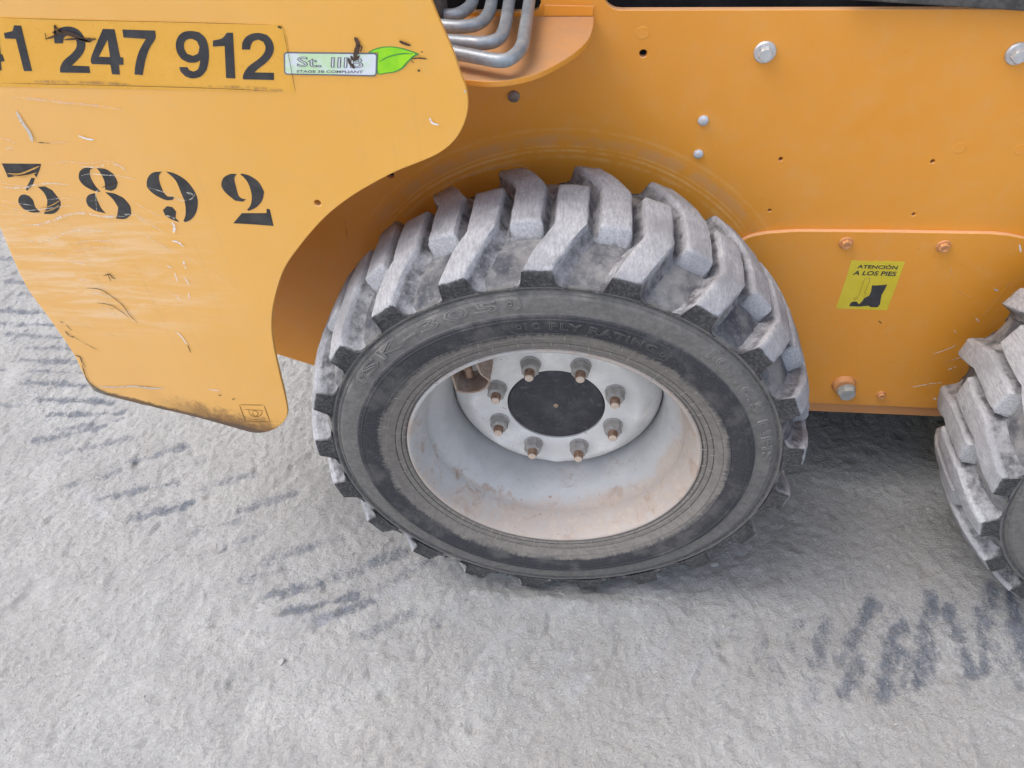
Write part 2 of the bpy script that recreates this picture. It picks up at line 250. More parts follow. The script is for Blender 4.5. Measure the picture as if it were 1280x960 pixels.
# measured outlines in metres (x along the machine, z up)
D = {'panel': [(-0.7454, 0.7352), (-0.758, 0.6399), (-0.7517, 0.5741), (-0.7461, 0.5061), (-0.7498, 0.4625), (-0.7504, 0.4335), (-0.7404, 0.4155), (-0.6799, 0.3947), (-0.5866, 0.3659), (-0.5246, 0.3424), (-0.5043, 0.3357), (-0.4874, 0.3369), (-0.4688, 0.3443), (-0.4518, 0.3575), (-0.4381, 0.3741), (-0.4299, 0.3938), (-0.4253, 0.4313), (-0.42, 0.4981), (-0.4144, 0.549), (-0.406, 0.588), (-0.3892, 0.6327), (-0.3631, 0.6819), (-0.3261, 0.727), (-0.2893, 0.7646), (-0.2576, 0.7897), (-0.2269, 0.8095), (-0.1902, 0.8298), (-0.1544, 0.8452), (-0.1333, 0.8559), (-0.1159, 0.8703), (-0.1033, 0.8891), (-0.0961, 0.911), (-0.0962, 0.9322), (-0.101, 0.949), (-0.1075, 0.974), (-0.1181, 1.0043), (-0.1249, 1.0256)], 'panel_hole': [(-0.2955, 0.7843)], 'band': [(-0.5998, 1.01), (-0.2874, 1.0012), (-0.2849, 0.9938), (-0.2901, 0.928), (-0.6387, 0.9367)], 'digits': {'4a': [[(-0.6195, 1.0011), (-0.6076, 1.0011), (-0.6201, 0.9693), (-0.6185, 0.9691), (-0.6196, 0.9621), (-0.6246, 0.9609), (-0.629, 0.9511), (-0.6388, 0.9511), (-0.6357, 0.9608), (-0.654, 0.9613), (-0.65, 0.9685)], [(-0.6215, 0.9904), (-0.63, 0.9685), (-0.6448, 0.9685)]], '1a': [[(-0.5878, 1.0011), (-0.5801, 1.0006), (-0.5922, 0.9506), (-0.602, 0.9505), (-0.5933, 0.9865), (-0.6058, 0.9869), (-0.6041, 0.9927), (-0.5929, 0.9949)]], '2a': [[(-0.5503, 0.9817), (-0.5474, 0.9888), (-0.5423, 0.995), (-0.535, 0.9986), (-0.5266, 0.9997), (-0.5188, 0.9981), (-0.5143, 0.9934), (-0.5133, 0.9859), (-0.5164, 0.9778), (-0.5227, 0.9703), (-0.5321, 0.9632), (-0.5418, 0.9569), (-0.5214, 0.9563), (-0.5234, 0.9487), (-0.5589, 0.949), (-0.5566, 0.9544), (-0.5488, 0.9624), (-0.535, 0.9707), (-0.527, 0.9773), (-0.5239, 0.9836), (-0.5249, 0.9891), (-0.5303, 0.9906), (-0.5365, 0.9879), (-0.5406, 0.9817)]], '4b': [[(-0.4876, 0.9972), (-0.4745, 0.9968), (-0.4805, 0.9666), (-0.4772, 0.9662), (-0.4799, 0.9583), (-0.4855, 0.9581), (-0.4888, 0.947), (-0.4979, 0.9474), (-0.4952, 0.9583), (-0.5169, 0.9589), (-0.5138, 0.9672)], [(-0.487, 0.9859), (-0.4922, 0.9666), (-0.5054, 0.967)]], '7a': [[(-0.4656, 0.9965), (-0.4293, 0.9954), (-0.4319, 0.9871), (-0.4424, 0.9768), (-0.4512, 0.9651), (-0.4576, 0.9544), (-0.462, 0.9466), (-0.4713, 0.9473), (-0.4661, 0.9579), (-0.4585, 0.9698), (-0.4505, 0.9791), (-0.4427, 0.9866), (-0.4678, 0.9882)]], '9a': [[(-0.3889, 0.995), (-0.3806, 0.9937), (-0.3757, 0.9883), (-0.3749, 0.9804), (-0.377, 0.97), (-0.3814, 0.9595), (-0.387, 0.9511), (-0.3951, 0.9451), (-0.4052, 0.9431), (-0.4124, 0.9455), (-0.4161, 0.951), (-0.4157, 0.9558), (-0.4066, 0.9558), (-0.4053, 0.9522), (-0.4009, 0.9508), (-0.3951, 0.9535), (-0.3911, 0.959), (-0.389, 0.9637), (-0.3942, 0.9613), (-0.4028, 0.961), (-0.4101, 0.9648), (-0.4126, 0.9722), (-0.4108, 0.9814), (-0.4051, 0.9894), (-0.3976, 0.9939)], [(-0.3904, 0.9869), (-0.3858, 0.9842), (-0.385, 0.9781), (-0.3892, 0.9711), (-0.396, 0.9683), (-0.4018, 0.9706), (-0.4031, 0.9766), (-0.4004, 0.983), (-0.3957, 0.9862)]], '1b': [[(-0.3497, 0.9932), (-0.3429, 0.9932), (-0.355, 0.9434), (-0.3655, 0.9438), (-0.3563, 0.9793), (-0.3697, 0.9785), (-0.3677, 0.9849), (-0.357, 0.9872)]], '2b': [[(-0.338, 0.9754), (-0.3354, 0.9827), (-0.3294, 0.989), (-0.3214, 0.9923), (-0.3131, 0.9928), (-0.3059, 0.9908), (-0.3022, 0.985), (-0.3019, 0.9771), (-0.3058, 0.9695), (-0.3135, 0.9621), (-0.3245, 0.955), (-0.3312, 0.9502), (-0.309, 0.9499), (-0.311, 0.9419), (-0.3463, 0.9424), (-0.3445, 0.9478), (-0.3361, 0.9568), (-0.3217, 0.9655), (-0.3136, 0.9725), (-0.3107, 0.9787), (-0.3119, 0.9839), (-0.317, 0.9861), (-0.3232, 0.9841), (-0.3271, 0.9795), (-0.329, 0.9754)]]}, 'stencil': {'3': [[(-0.6915, 0.8325), (-0.6392, 0.8328), (-0.6435, 0.8265), (-0.6546, 0.8136), (-0.6558, 0.8187), (-0.6936, 0.8128), (-0.6921, 0.8234)], [(-0.6617, 0.8128), (-0.6574, 0.8123), (-0.665, 0.8031), (-0.6772, 0.794), (-0.6763, 0.7976)], [(-0.6595, 0.7999), (-0.6493, 0.8008), (-0.6421, 0.7954), (-0.6393, 0.7846), (-0.6394, 0.7766), (-0.6464, 0.7669), (-0.6574, 0.7601), (-0.6709, 0.7594), (-0.6632, 0.7682), (-0.6562, 0.7802), (-0.6552, 0.7918)], [(-0.6958, 0.7806), (-0.6895, 0.7868), (-0.6832, 0.7882), (-0.6781, 0.786), (-0.676, 0.7797), (-0.6779, 0.7695), (-0.6745, 0.7618), (-0.6873, 0.7614), (-0.6963, 0.7667), (-0.6981, 0.7742)]], '8': [[(-0.5968, 0.8163), (-0.5917, 0.8237), (-0.5832, 0.8282), (-0.5732, 0.8281), (-0.5783, 0.8245), (-0.5814, 0.816), (-0.5809, 0.8048), (-0.5772, 0.7945), (-0.5862, 0.796), (-0.5953, 0.8029), (-0.598, 0.8102)], [(-0.5678, 0.8282), (-0.5565, 0.8271), (-0.5494, 0.8207), (-0.5484, 0.8103), (-0.5536, 0.8006), (-0.562, 0.7962), (-0.5694, 0.7979), (-0.5655, 0.8099), (-0.5656, 0.821)], [(-0.6024, 0.7814), (-0.5959, 0.7892), (-0.5857, 0.7924), (-0.5869, 0.7818), (-0.5867, 0.7701), (-0.5837, 0.7627), (-0.5963, 0.7658), (-0.6033, 0.773)], [(-0.5711, 0.794), (-0.5597, 0.7923), (-0.5496, 0.786), (-0.5457, 0.7744), (-0.5492, 0.7618), (-0.5598, 0.7547), (-0.5731, 0.7547), (-0.5679, 0.762), (-0.5628, 0.7723), (-0.565, 0.784)]], '9': [[(-0.5113, 0.8056), (-0.5059, 0.8159), (-0.4964, 0.8233), (-0.4841, 0.825), (-0.49, 0.8193), (-0.4926, 0.8098), (-0.4926, 0.7954), (-0.4896, 0.7896), (-0.4808, 0.7892), (-0.4845, 0.7848), (-0.4944, 0.7846), (-0.5053, 0.7915), (-0.5108, 0.7992)], [(-0.4788, 0.8251), (-0.4689, 0.8228), (-0.4575, 0.8137), (-0.4515, 0.7995), (-0.4513, 0.7849), (-0.4587, 0.7682), (-0.4689, 0.7567), (-0.4789, 0.7517), (-0.4813, 0.7533), (-0.4747, 0.7637), (-0.4698, 0.7805), (-0.4698, 0.7969), (-0.4708, 0.8134)], [(-0.5034, 0.7691), (-0.4957, 0.7753), (-0.4889, 0.7741), (-0.4861, 0.7675), (-0.4904, 0.7579), (-0.4874, 0.7518), (-0.496, 0.755), (-0.5029, 0.7613)]], '2': [[(-0.4125, 0.8099), (-0.4067, 0.8184), (-0.3966, 0.8233), (-0.3888, 0.8234), (-0.3935, 0.8175), (-0.3948, 0.8071), (-0.3953, 0.7933), (-0.3923, 0.7889), (-0.3873, 0.7877), (-0.3921, 0.7843), (-0.402, 0.7857), (-0.4106, 0.7962), (-0.4133, 0.8035)], [(-0.3843, 0.8232), (-0.3813, 0.8239), (-0.3724, 0.821), (-0.3638, 0.8127), (-0.3605, 0.7992), (-0.3662, 0.7869), (-0.3765, 0.7768), (-0.3885, 0.7709), (-0.3902, 0.7725), (-0.3833, 0.78), (-0.378, 0.7937), (-0.3776, 0.8096), (-0.3806, 0.8183)], [(-0.4145, 0.7517), (-0.3985, 0.7673), (-0.3656, 0.7682), (-0.3638, 0.7748), (-0.3599, 0.7739), (-0.3614, 0.749), (-0.3867, 0.7507)]]}, 'stage_rect': [(-0.2896, 0.9729), (-0.1908, 0.9721), (-0.1893, 0.9702), (-0.1933, 0.9492), (-0.196, 0.9466), (-0.2954, 0.9481), (-0.2971, 0.9502), (-0.2927, 0.9705)], 'stage_in': [(-0.2891, 0.9714), (-0.1921, 0.9706), (-0.191, 0.9693), (-0.1947, 0.9498), (-0.1967, 0.9483), (-0.2941, 0.9496), (-0.2954, 0.9511), (-0.2911, 0.9699)], 'leaf': [(-0.199, 0.9725), (-0.194, 0.9753), (-0.1861, 0.9779), (-0.1756, 0.979), (-0.1639, 0.9778), (-0.1524, 0.9745), (-0.144, 0.9708), (-0.1487, 0.9687), (-0.1562, 0.9625), (-0.1637, 0.9553), (-0.1729, 0.9513), (-0.183, 0.9499), (-0.1928, 0.9501), (-0.1889, 0.9712), (-0.1907, 0.9725)], 'leaf_in': [(-0.1956, 0.973), (-0.1919, 0.9749), (-0.1848, 0.9769), (-0.1757, 0.978), (-0.164, 0.9768), (-0.1533, 0.9735), (-0.1481, 0.9712), (-0.1517, 0.9687), (-0.1584, 0.9629), (-0.165, 0.9565), (-0.1732, 0.9525), (-0.1828, 0.9511), (-0.1915, 0.9512), (-0.188, 0.9712), (-0.19, 0.9727)], 'vein': [(-0.1882, 0.9628), (-0.1788, 0.9676), (-0.1694, 0.9703), (-0.1603, 0.9716), (-0.1506, 0.9716)], 't_st': [(-0.278, 0.9684), (-0.2044, 0.9675), (-0.2072, 0.9558), (-0.2811, 0.957)], 't_stage': [(-0.2823, 0.9534), (-0.2078, 0.9531), (-0.2086, 0.9502), (-0.2829, 0.9506)], 'icon': [[(-0.5076, 0.4043), (-0.4661, 0.4061), (-0.4665, 0.3663), (-0.5085, 0.3649), (-0.5076, 0.4043)], [(-0.5038, 0.3932), (-0.4701, 0.3935)], [(-0.4956, 0.3923), (-0.496, 0.3851), (-0.4932, 0.3781), (-0.4877, 0.376), (-0.4798, 0.38), (-0.4747, 0.3865), (-0.4733, 0.3928)], [(-0.4902, 0.3889), (-0.4851, 0.3916), (-0.4815, 0.3885), (-0.4825, 0.3827), (-0.487, 0.3785), (-0.491, 0.3811), (-0.4902, 0.3889)], [(-0.4977, 0.3705), (-0.4842, 0.3699)]], 'warn': [(0.4527, 0.5555), (0.4618, 0.5552), (0.4638, 0.5536), (0.4703, 0.5548), (0.4778, 0.5546), (0.4819, 0.5536), (0.4896, 0.5558), (0.4962, 0.5537), (0.5046, 0.5557), (0.5138, 0.5551), (0.5333, 0.555), (0.5346, 0.457), (0.4532, 0.4578), (0.4536, 0.5193)], 'warn_t1': [(0.4655, 0.5486), (0.5256, 0.5487), (0.5255, 0.54), (0.465, 0.5405)], 'warn_t2': [(0.4629, 0.5355), (0.5273, 0.5358), (0.5272, 0.5269), (0.4615, 0.527)], 'boot': [(0.4969, 0.5074), (0.5031, 0.5075), (0.512, 0.5086), (0.5196, 0.5101), (0.5189, 0.5006), (0.517, 0.4892), (0.5184, 0.4779), (0.5199, 0.4696), (0.5178, 0.4631), (0.506, 0.463), (0.5036, 0.4657), (0.4884, 0.4634), (0.4729, 0.4634), (0.4728, 0.4686), (0.475, 0.4723), (0.4786, 0.4737), (0.4831, 0.4729), (0.4852, 0.4696), (0.4872, 0.4682), (0.4908, 0.4751), (0.4916, 0.481), (0.498, 0.4862), (0.4988, 0.4937)], 'beam': [[(0.4826, 0.4764), (0.4818, 0.4971), (0.4827, 0.5198), (0.4901, 0.5196), (0.49, 0.5015), (0.4894, 0.4916), (0.4921, 0.4909), (0.4906, 0.482)], [(0.4755, 0.4824), (0.4803, 0.4763)], [(0.4751, 0.4792), (0.4789, 0.4784)], [(0.4789, 0.4846), (0.4813, 0.4785)]], 'scr': [([(-0.7094, 0.7427), (-0.6867, 0.7433), (-0.6608, 0.751), (-0.6344, 0.7604), (-0.6116, 0.7626), (-0.5916, 0.7587), (-0.57, 0.7586), (-0.5468, 0.7626), (-0.5353, 0.7526), (-0.5205, 0.7426), (-0.5123, 0.733)], 0.00353, 'w'), ([(-0.7181, 0.7191), (-0.7005, 0.7152), (-0.6786, 0.7203), (-0.6507, 0.7319), (-0.626, 0.7372), (-0.6044, 0.736), (-0.5852, 0.733)], 0.00186, 'w'), ([(-0.7108, 0.8005), (-0.6934, 0.7986), (-0.6744, 0.7996), (-0.6635, 0.8031), (-0.6407, 0.8062), (-0.6141, 0.8048)], 0.00235, 'w'), ([(-0.7246, 0.7746), (-0.7096, 0.7671), (-0.6885, 0.7652), (-0.6651, 0.7682), (-0.6451, 0.771), (-0.6216, 0.775)], 0.00127, 'w'), ([(-0.5966, 0.8166), (-0.5799, 0.8207), (-0.5597, 0.8196), (-0.5394, 0.8184), (-0.522, 0.814)], 0.00147, 'w'), ([(-0.6299, 0.8348), (-0.602, 0.8374), (-0.5733, 0.8358), (-0.5484, 0.8393), (-0.5333, 0.8334), (-0.5278, 0.8217)], 0.00176, 'f'), ([(-0.59, 0.8315), (-0.5669, 0.8303), (-0.5442, 0.8354), (-0.5297, 0.8279)], 0.00235, 'w'), ([(-0.5411, 0.7845), (-0.5274, 0.7732), (-0.5094, 0.7601)], 0.00157, 'w'), ([(-0.543, 0.7644), (-0.5235, 0.7512), (-0.5117, 0.7498)], 0.00118, 'w'), ([(-0.5428, 0.7332), (-0.5299, 0.7174), (-0.5148, 0.707)], 0.00108, 'w'), ([(-0.6617, 0.7079), (-0.642, 0.7159), (-0.6176, 0.7202), (-0.5925, 0.7192)], 0.00216, 'f'), ([(-0.6553, 0.7007), (-0.6227, 0.7084), (-0.5952, 0.7089)], 0.00176, 'f'), ([(-0.7199, 0.7024), (-0.706, 0.6972), (-0.6797, 0.6973)], 0.00196, 'f'), ([(-0.5776, 0.7984), (-0.5841, 0.7918), (-0.5938, 0.7665)], 0.00147, 'w'), ([(-0.5717, 0.8018), (-0.5597, 0.8053), (-0.5461, 0.8094)], 0.00118, 'b'), ([(-0.5099, 0.8031), (-0.489, 0.7955), (-0.4745, 0.786), (-0.4591, 0.7874), (-0.4502, 0.7963)], 0.00127, 'w'), ([(-0.4618, 0.797), (-0.454, 0.794)], 0.00333, 'w'), ([(-0.6903, 0.8193), (-0.6737, 0.819), (-0.6556, 0.825), (-0.6415, 0.8306)], 0.00196, 'y'), ([(-0.6843, 0.8162), (-0.6696, 0.8152), (-0.6501, 0.821)], 0.00196, 'y'), ([(-0.6715, 0.768), (-0.6532, 0.7735), (-0.6378, 0.7813)], 0.00118, 'y'), ([(-0.6708, 0.7629), (-0.6546, 0.7674), (-0.6416, 0.7745)], 0.00118, 'y'), ([(-0.7206, 0.7821), (-0.7106, 0.7772), (-0.696, 0.7752), (-0.6784, 0.7729)], 0.00098, 'w'), ([(-0.7316, 0.7614), (-0.7123, 0.7618), (-0.6963, 0.756)], 0.00098, 'w'), ([(-0.6656, 0.78), (-0.639, 0.7839), (-0.6139, 0.7852), (-0.5971, 0.7816), (-0.5748, 0.7837)], 0.00078, 'w'), ([(-0.5011, 0.762), (-0.4943, 0.7598), (-0.4907, 0.7572)], 0.00255, 'w'), ([(-0.7074, 0.8071), (-0.6913, 0.8025), (-0.6761, 0.8022)], 0.00078, 'w'), ([(-0.4966, 0.7521), (-0.4959, 0.7444), (-0.5007, 0.7357)], 0.00294, 'c'), ([(-0.5071, 0.7225), (-0.499, 0.7208), (-0.4945, 0.7137)], 0.00255, 'c'), ([(-0.5294, 0.6821), (-0.5234, 0.6768)], 0.00157, 'c'), ([(-0.5027, 0.6901), (-0.5035, 0.6775)], 0.00255, 'c'), ([(-0.5221, 0.6704), (-0.5238, 0.6531)], 0.00137, 'c'), ([(-0.5105, 0.6623), (-0.5084, 0.6493)], 0.00137, 'c'), ([(-0.5376, 0.6349), (-0.5315, 0.6207)], 0.00137, 'c'), ([(-0.5141, 0.6358), (-0.5166, 0.6231)], 0.00118, 'c'), ([(-0.5413, 0.7334), (-0.5234, 0.716), (-0.5037, 0.7024), (-0.4815, 0.6845), (-0.455, 0.6557), (-0.43, 0.6302)], 0.00059, 'f'), ([(-0.6659, 0.6375), (-0.6459, 0.6361), (-0.6349, 0.6265), (-0.6233, 0.6086), (-0.6194, 0.59), (-0.613, 0.5749)], 0.00127, 'b'), ([(-0.6636, 0.63), (-0.646, 0.627), (-0.6372, 0.621)], 0.00147, 'w'), ([(-0.6605, 0.6108), (-0.6427, 0.6078), (-0.6315, 0.598), (-0.6217, 0.5841)], 0.00118, 'b'), ([(-0.6599, 0.6033), (-0.6428, 0.5984), (-0.6295, 0.5933)], 0.00118, 'w'), ([(-0.6546, 0.5932), (-0.6393, 0.5881)], 0.00098, 'w'), ([(-0.63, 0.6601), (-0.6194, 0.6635), (-0.6171, 0.6584), (-0.6137, 0.655)], 0.00157, 'b'), ([(-0.6216, 0.6626), (-0.6225, 0.6516)], 0.00118, 'b'), ([(-0.6707, 0.6521), (-0.6578, 0.6517)], 0.00098, 'w'), ([(-0.6707, 0.6845), (-0.6587, 0.6828), (-0.6472, 0.6798)], 0.00216, 'f'), ([(-0.5619, 0.5636), (-0.5545, 0.5516), (-0.5507, 0.5342)], 0.00176, 'c'), ([(-0.5499, 0.5343), (-0.5503, 0.5179)], 0.00157, 'b'), ([(-0.7272, 0.5398), (-0.7161, 0.5286), (-0.7011, 0.5148)], 0.00088, 'k'), ([(-0.7364, 0.553), (-0.7338, 0.543), (-0.7268, 0.5408)], 0.00216, 'k'), ([(-0.7366, 0.5713), (-0.7315, 0.5695)], 0.00147, 'k'), ([(-0.7293, 0.5657), (-0.725, 0.5535)], 0.00137, 'k'), ([(-0.7441, 0.5026), (-0.7368, 0.4987), (-0.7383, 0.4879), (-0.7369, 0.4771)], 0.00245, 'k'), ([(-0.7207, 0.5759), (-0.6932, 0.5624), (-0.6604, 0.5465)], 0.00098, 'f'), ([(-0.7343, 0.4347), (-0.707, 0.434), (-0.6713, 0.4384), (-0.6473, 0.4353), (-0.6224, 0.4368)], 0.00314, 'g'), ([(-0.7406, 0.4829), (-0.7471, 0.4493), (-0.7407, 0.4297), (-0.7236, 0.4145)], 0.00216, 'k'), ([(-0.667, 0.4387), (-0.6372, 0.4399)], 0.00078, 'k'), ([(-0.5503, 0.4383), (-0.5302, 0.4367)], 0.00176, 'c'), ([(-0.5355, 0.4249), (-0.5297, 0.4276)], 0.00157, 'b'), ([(-0.5153, 0.4175), (-0.5095, 0.4202)], 0.00157, 'b'), ([(-0.6761, 0.4045), (-0.6401, 0.3859), (-0.6218, 0.3889), (-0.6152, 0.3833)], 0.00118, 'b'), ([(-0.7304, 0.4187), (-0.7006, 0.4077), (-0.6643, 0.3903)], 0.00098, 'k'), ([(-0.6352, 0.9027), (-0.6353, 0.8894), (-0.6326, 0.8758), (-0.6347, 0.8632)], 0.00451, 'g'), ([(-0.6318, 0.9197), (-0.6013, 0.9174), (-0.5714, 0.9138), (-0.536, 0.911), (-0.5029, 0.9061)], 0.00294, 'f'), ([(-0.6282, 0.8625), (-0.612, 0.8619)], 0.00118, 'k'), ([(-0.6144, 0.8627), (-0.5863, 0.8642)], 0.00137, 'f'), ([(-0.5717, 0.8724), (-0.5627, 0.8684), (-0.5538, 0.8672)], 0.00235, 'c'), ([(-0.6745, 0.8533), (-0.6639, 0.8549)], 0.00176, 'w'), ([(-0.6742, 0.8697), (-0.6653, 0.8656), (-0.6566, 0.8609)], 0.00245, 'f'), ([(-0.6001, 1.0096), (-0.504, 1.0068), (-0.4091, 1.0049), (-0.2977, 1.002)], 0.00049, 'b'), ([(-0.6387, 0.9367), (-0.5102, 0.935), (-0.3851, 0.9324), (-0.3165, 0.9297)], 0.00059, 'b'), ([(-0.5959, 0.939), (-0.5345, 0.9381), (-0.4793, 0.936)], 0.00294, 'd'), ([(-0.3893, 0.9349), (-0.3157, 0.9329)], 0.00294, 'd'), ([(-0.3531, 0.9319), (-0.3286, 0.9309), (-0.3029, 0.9306)], 0.00333, 'd'), ([(-0.286, 0.9983), (-0.2873, 0.9645), (-0.2891, 0.9287)], 0.00049, 'b'), ([(-0.5584, 0.987), (-0.5457, 0.9904), (-0.5404, 1.0006), (-0.5388, 0.9972), (-0.5342, 0.9938)], 0.00216, 'b'), ([(-0.5465, 0.9938), (-0.5342, 0.9938), (-0.5211, 0.9904), (-0.5133, 0.9859), (-0.4993, 0.987)], 0.0049, 'b'), ([(-0.5379, 0.9858), (-0.5201, 0.987), (-0.5069, 0.9836)], 0.00216, 'b'), ([(-0.5551, 0.9938), (-0.5571, 0.9847)], 0.00098, 'b'), ([(-0.2106, 0.989), (-0.2085, 0.985), (-0.2085, 0.9799), (-0.2116, 0.9734), (-0.215, 0.9675)], 0.0051, 'b'), ([(-0.2084, 0.9807), (-0.2046, 0.9792), (-0.2071, 0.9734)], 0.00137, 'b'), ([(-0.221, 0.9674), (-0.2206, 0.9615), (-0.2181, 0.9585), (-0.2171, 0.9555)], 0.00314, 'b'), ([(-0.2183, 0.9697), (-0.2154, 0.9652), (-0.2085, 0.9697)], 0.00294, 'b'), ([(-0.1631, 0.9853), (-0.1587, 0.9829), (-0.1514, 0.9805)], 0.00294, 'b'), ([(-0.152, 0.9665), (-0.1444, 0.9673), (-0.1353, 0.9663)], 0.00157, 'b'), ([(-0.1522, 0.9669), (-0.1521, 0.9632), (-0.1502, 0.9625)], 0.00088, 'b'), ([(-0.1475, 0.954), (-0.1446, 0.9534)], 0.00216, 'b'), ([(-0.1414, 0.9741), (-0.1392, 0.9737)], 0.00118, 'b'), ([(-0.1404, 0.9001), (-0.1382, 0.8938), (-0.1304, 0.8913)], 0.00235, 'c'), ([(-0.0987, 0.9325), (-0.0966, 0.929)], 0.00176, 'g'), ([(-0.2914, 1.0001), (-0.2871, 0.9987)], 0.00255, 'b')], 'scr2': [([(0.3011, 0.6115), (0.2928, 0.6039), (0.3144, 0.6176)], 0.00165, 'y'), ([(0.2788, 0.6006), (0.2947, 0.6069)], 0.00132, 'y'), ([(0.3141, 0.619), (0.3415, 0.6312)], 0.00066, 'y'), ([(0.628, 0.2822), (0.6524, 0.2917), (0.6751, 0.2971)], 0.00176, 'c'), ([(0.6361, 0.3629), (0.6575, 0.377), (0.6672, 0.3867)], 0.00132, 'c'), ([(0.6222, 0.5066), (0.6494, 0.4914), (0.677, 0.4827), (0.707, 0.4839)], 0.00066, 'f'), ([(0.6855, 0.4426), (0.6944, 0.485), (0.703, 0.5255)], 0.00077, 'f'), ([(0.6739, 0.3286), (0.6844, 0.3369)], 0.0022, 'c'), ([(0.6727, 0.3516), (0.6889, 0.3619)], 0.00132, 'c'), ([(0.5275, 0.4338), (0.534, 0.4288)], 0.00176, 'k'), ([(0.6836, 0.5073), (0.6914, 0.5028)], 0.00264, 'g'), ([(0.6781, 0.4457), (0.6855, 0.4392)], 0.00264, 'c'), ([(0.6716, 0.258), (0.6784, 0.2542)], 0.00264, 'c'), ([(0.6021, 0.5513), (0.6118, 0.53)], 0.00088, 'f'), ([(0.6531, 0.4202), (0.658, 0.4134)], 0.00132, 'c'), ([(0.4594, 0.4325), (0.462, 0.4273)], 0.00154, 'y'), ([(0.687, 0.5928), (0.695, 0.5784)], 0.0022, 'c'), ([(0.5601, 0.3924), (0.5668, 0.3872)], 0.0011, 'c'), ([(0.6564, 0.3412), (0.6747, 0.3536)], 0.00088, 'f'), ([(-0.1767, 0.6783), (-0.1258, 0.6984), (-0.0766, 0.7113), (-0.0407, 0.708)], 0.00165, 'f'), ([(-0.3509, 0.6106), (-0.3531, 0.5703)], 0.00066, 'k'), ([(-0.402, 0.5382), (-0.4144, 0.5128)], 0.00088, 'f')], 'fbolt': [(0.2616, 0.877), (0.5748, 0.8759)], 'plug': [(-0.0705, 0.8141), (0.195, 0.7813), (0.195, 0.7297)], 'chole': [(0.1045, 0.8742), (0.3126, 0.7229), (0.5222, 0.7227), (0.3131, 0.6372), (0.5232, 0.6355), (-0.2659, 0.6859)], 'bump': [(0.5515, 0.7441), (0.6323, 0.7429), (0.1013, 0.9013)], 'cbolt': [(0.4359, 0.588), (0.5797, 0.5865), (0.5808, 0.2607)], 'hex': [(0.5134, 0.2772)], 'cover_top': [(0.2878, 0.5927), (0.2991, 0.5974), (0.3164, 0.6016), (0.3399, 0.6045), (0.3633, 0.6066), (0.5038, 0.6091), (0.6415, 0.6102), (0.6673, 0.6081), (0.6897, 0.603)], 'chbot': [(0.4677, 0.2283), (0.7017, 0.2325), (0.4735, 0.2024), (0.7109, 0.2049), (-0.4756, 0.2656), (-0.5514, 0.2956)], 'cutout': [(-0.031, 0.9426), (-0.0311, 0.9367), (-0.0353, 0.9307), (-0.0426, 0.9277), (-0.1213, 0.9279)], 'window': [(0.0476, 0.9423), (0.0518, 0.9374), (0.0602, 0.9325), (0.0705, 0.93), (0.1963, 0.9302), (0.3915, 0.9307), (0.5617, 0.9299)], 'pipes': [[(-0.0469, 0.3724, 0.943), (-0.0454, 0.2839, 0.943), (-0.0431, 0.1829, 0.943), (-0.0431, 0.1387, 0.943), (-0.0506, 0.11, 0.943), (-0.064, 0.0992, 0.943), (-0.0965, 0.1118, 0.943), (-0.127, 0.1248, 0.943), (-0.1669, 0.1381, 0.943)], [(-0.0733, 0.3729, 0.943), (-0.0712, 0.2841, 0.943), (-0.0683, 0.1853, 0.943), (-0.0755, 0.1545, 0.943), (-0.0926, 0.1476, 0.943), (-0.1013, 0.1487, 0.943), (-0.1315, 0.1543, 0.943), (-0.1712, 0.1613, 0.943)], [(-0.0975, 0.3733, 0.943), (-0.094, 0.2843, 0.943), (-0.0935, 0.2357, 0.943), (-0.1027, 0.205, 0.943), (-0.1232, 0.1964, 0.943), (-0.1465, 0.2001, 0.943), (-0.1892, 0.2052, 0.943)], [(-0.1241, 0.3738, 0.943), (-0.119, 0.2845, 0.943), (-0.1216, 0.2571, 0.943), (-0.1329, 0.2359, 0.943), (-0.1538, 0.2333, 0.943), (-0.1951, 0.2361, 0.943)]], 'shelf': [(0.0382, 0.2839, 0.923), (0.0371, 0.242, 0.923), (0.032, 0.2073, 0.923), (0.0205, 0.1764, 0.923), (0.0038, 0.1468, 0.923), (-0.0161, 0.1204, 0.923), (-0.0334, 0.1054, 0.923), (-0.0553, 0.0947, 0.923), (-0.0778, 0.0913, 0.923), (-0.1088, 0.0961, 0.923)]}
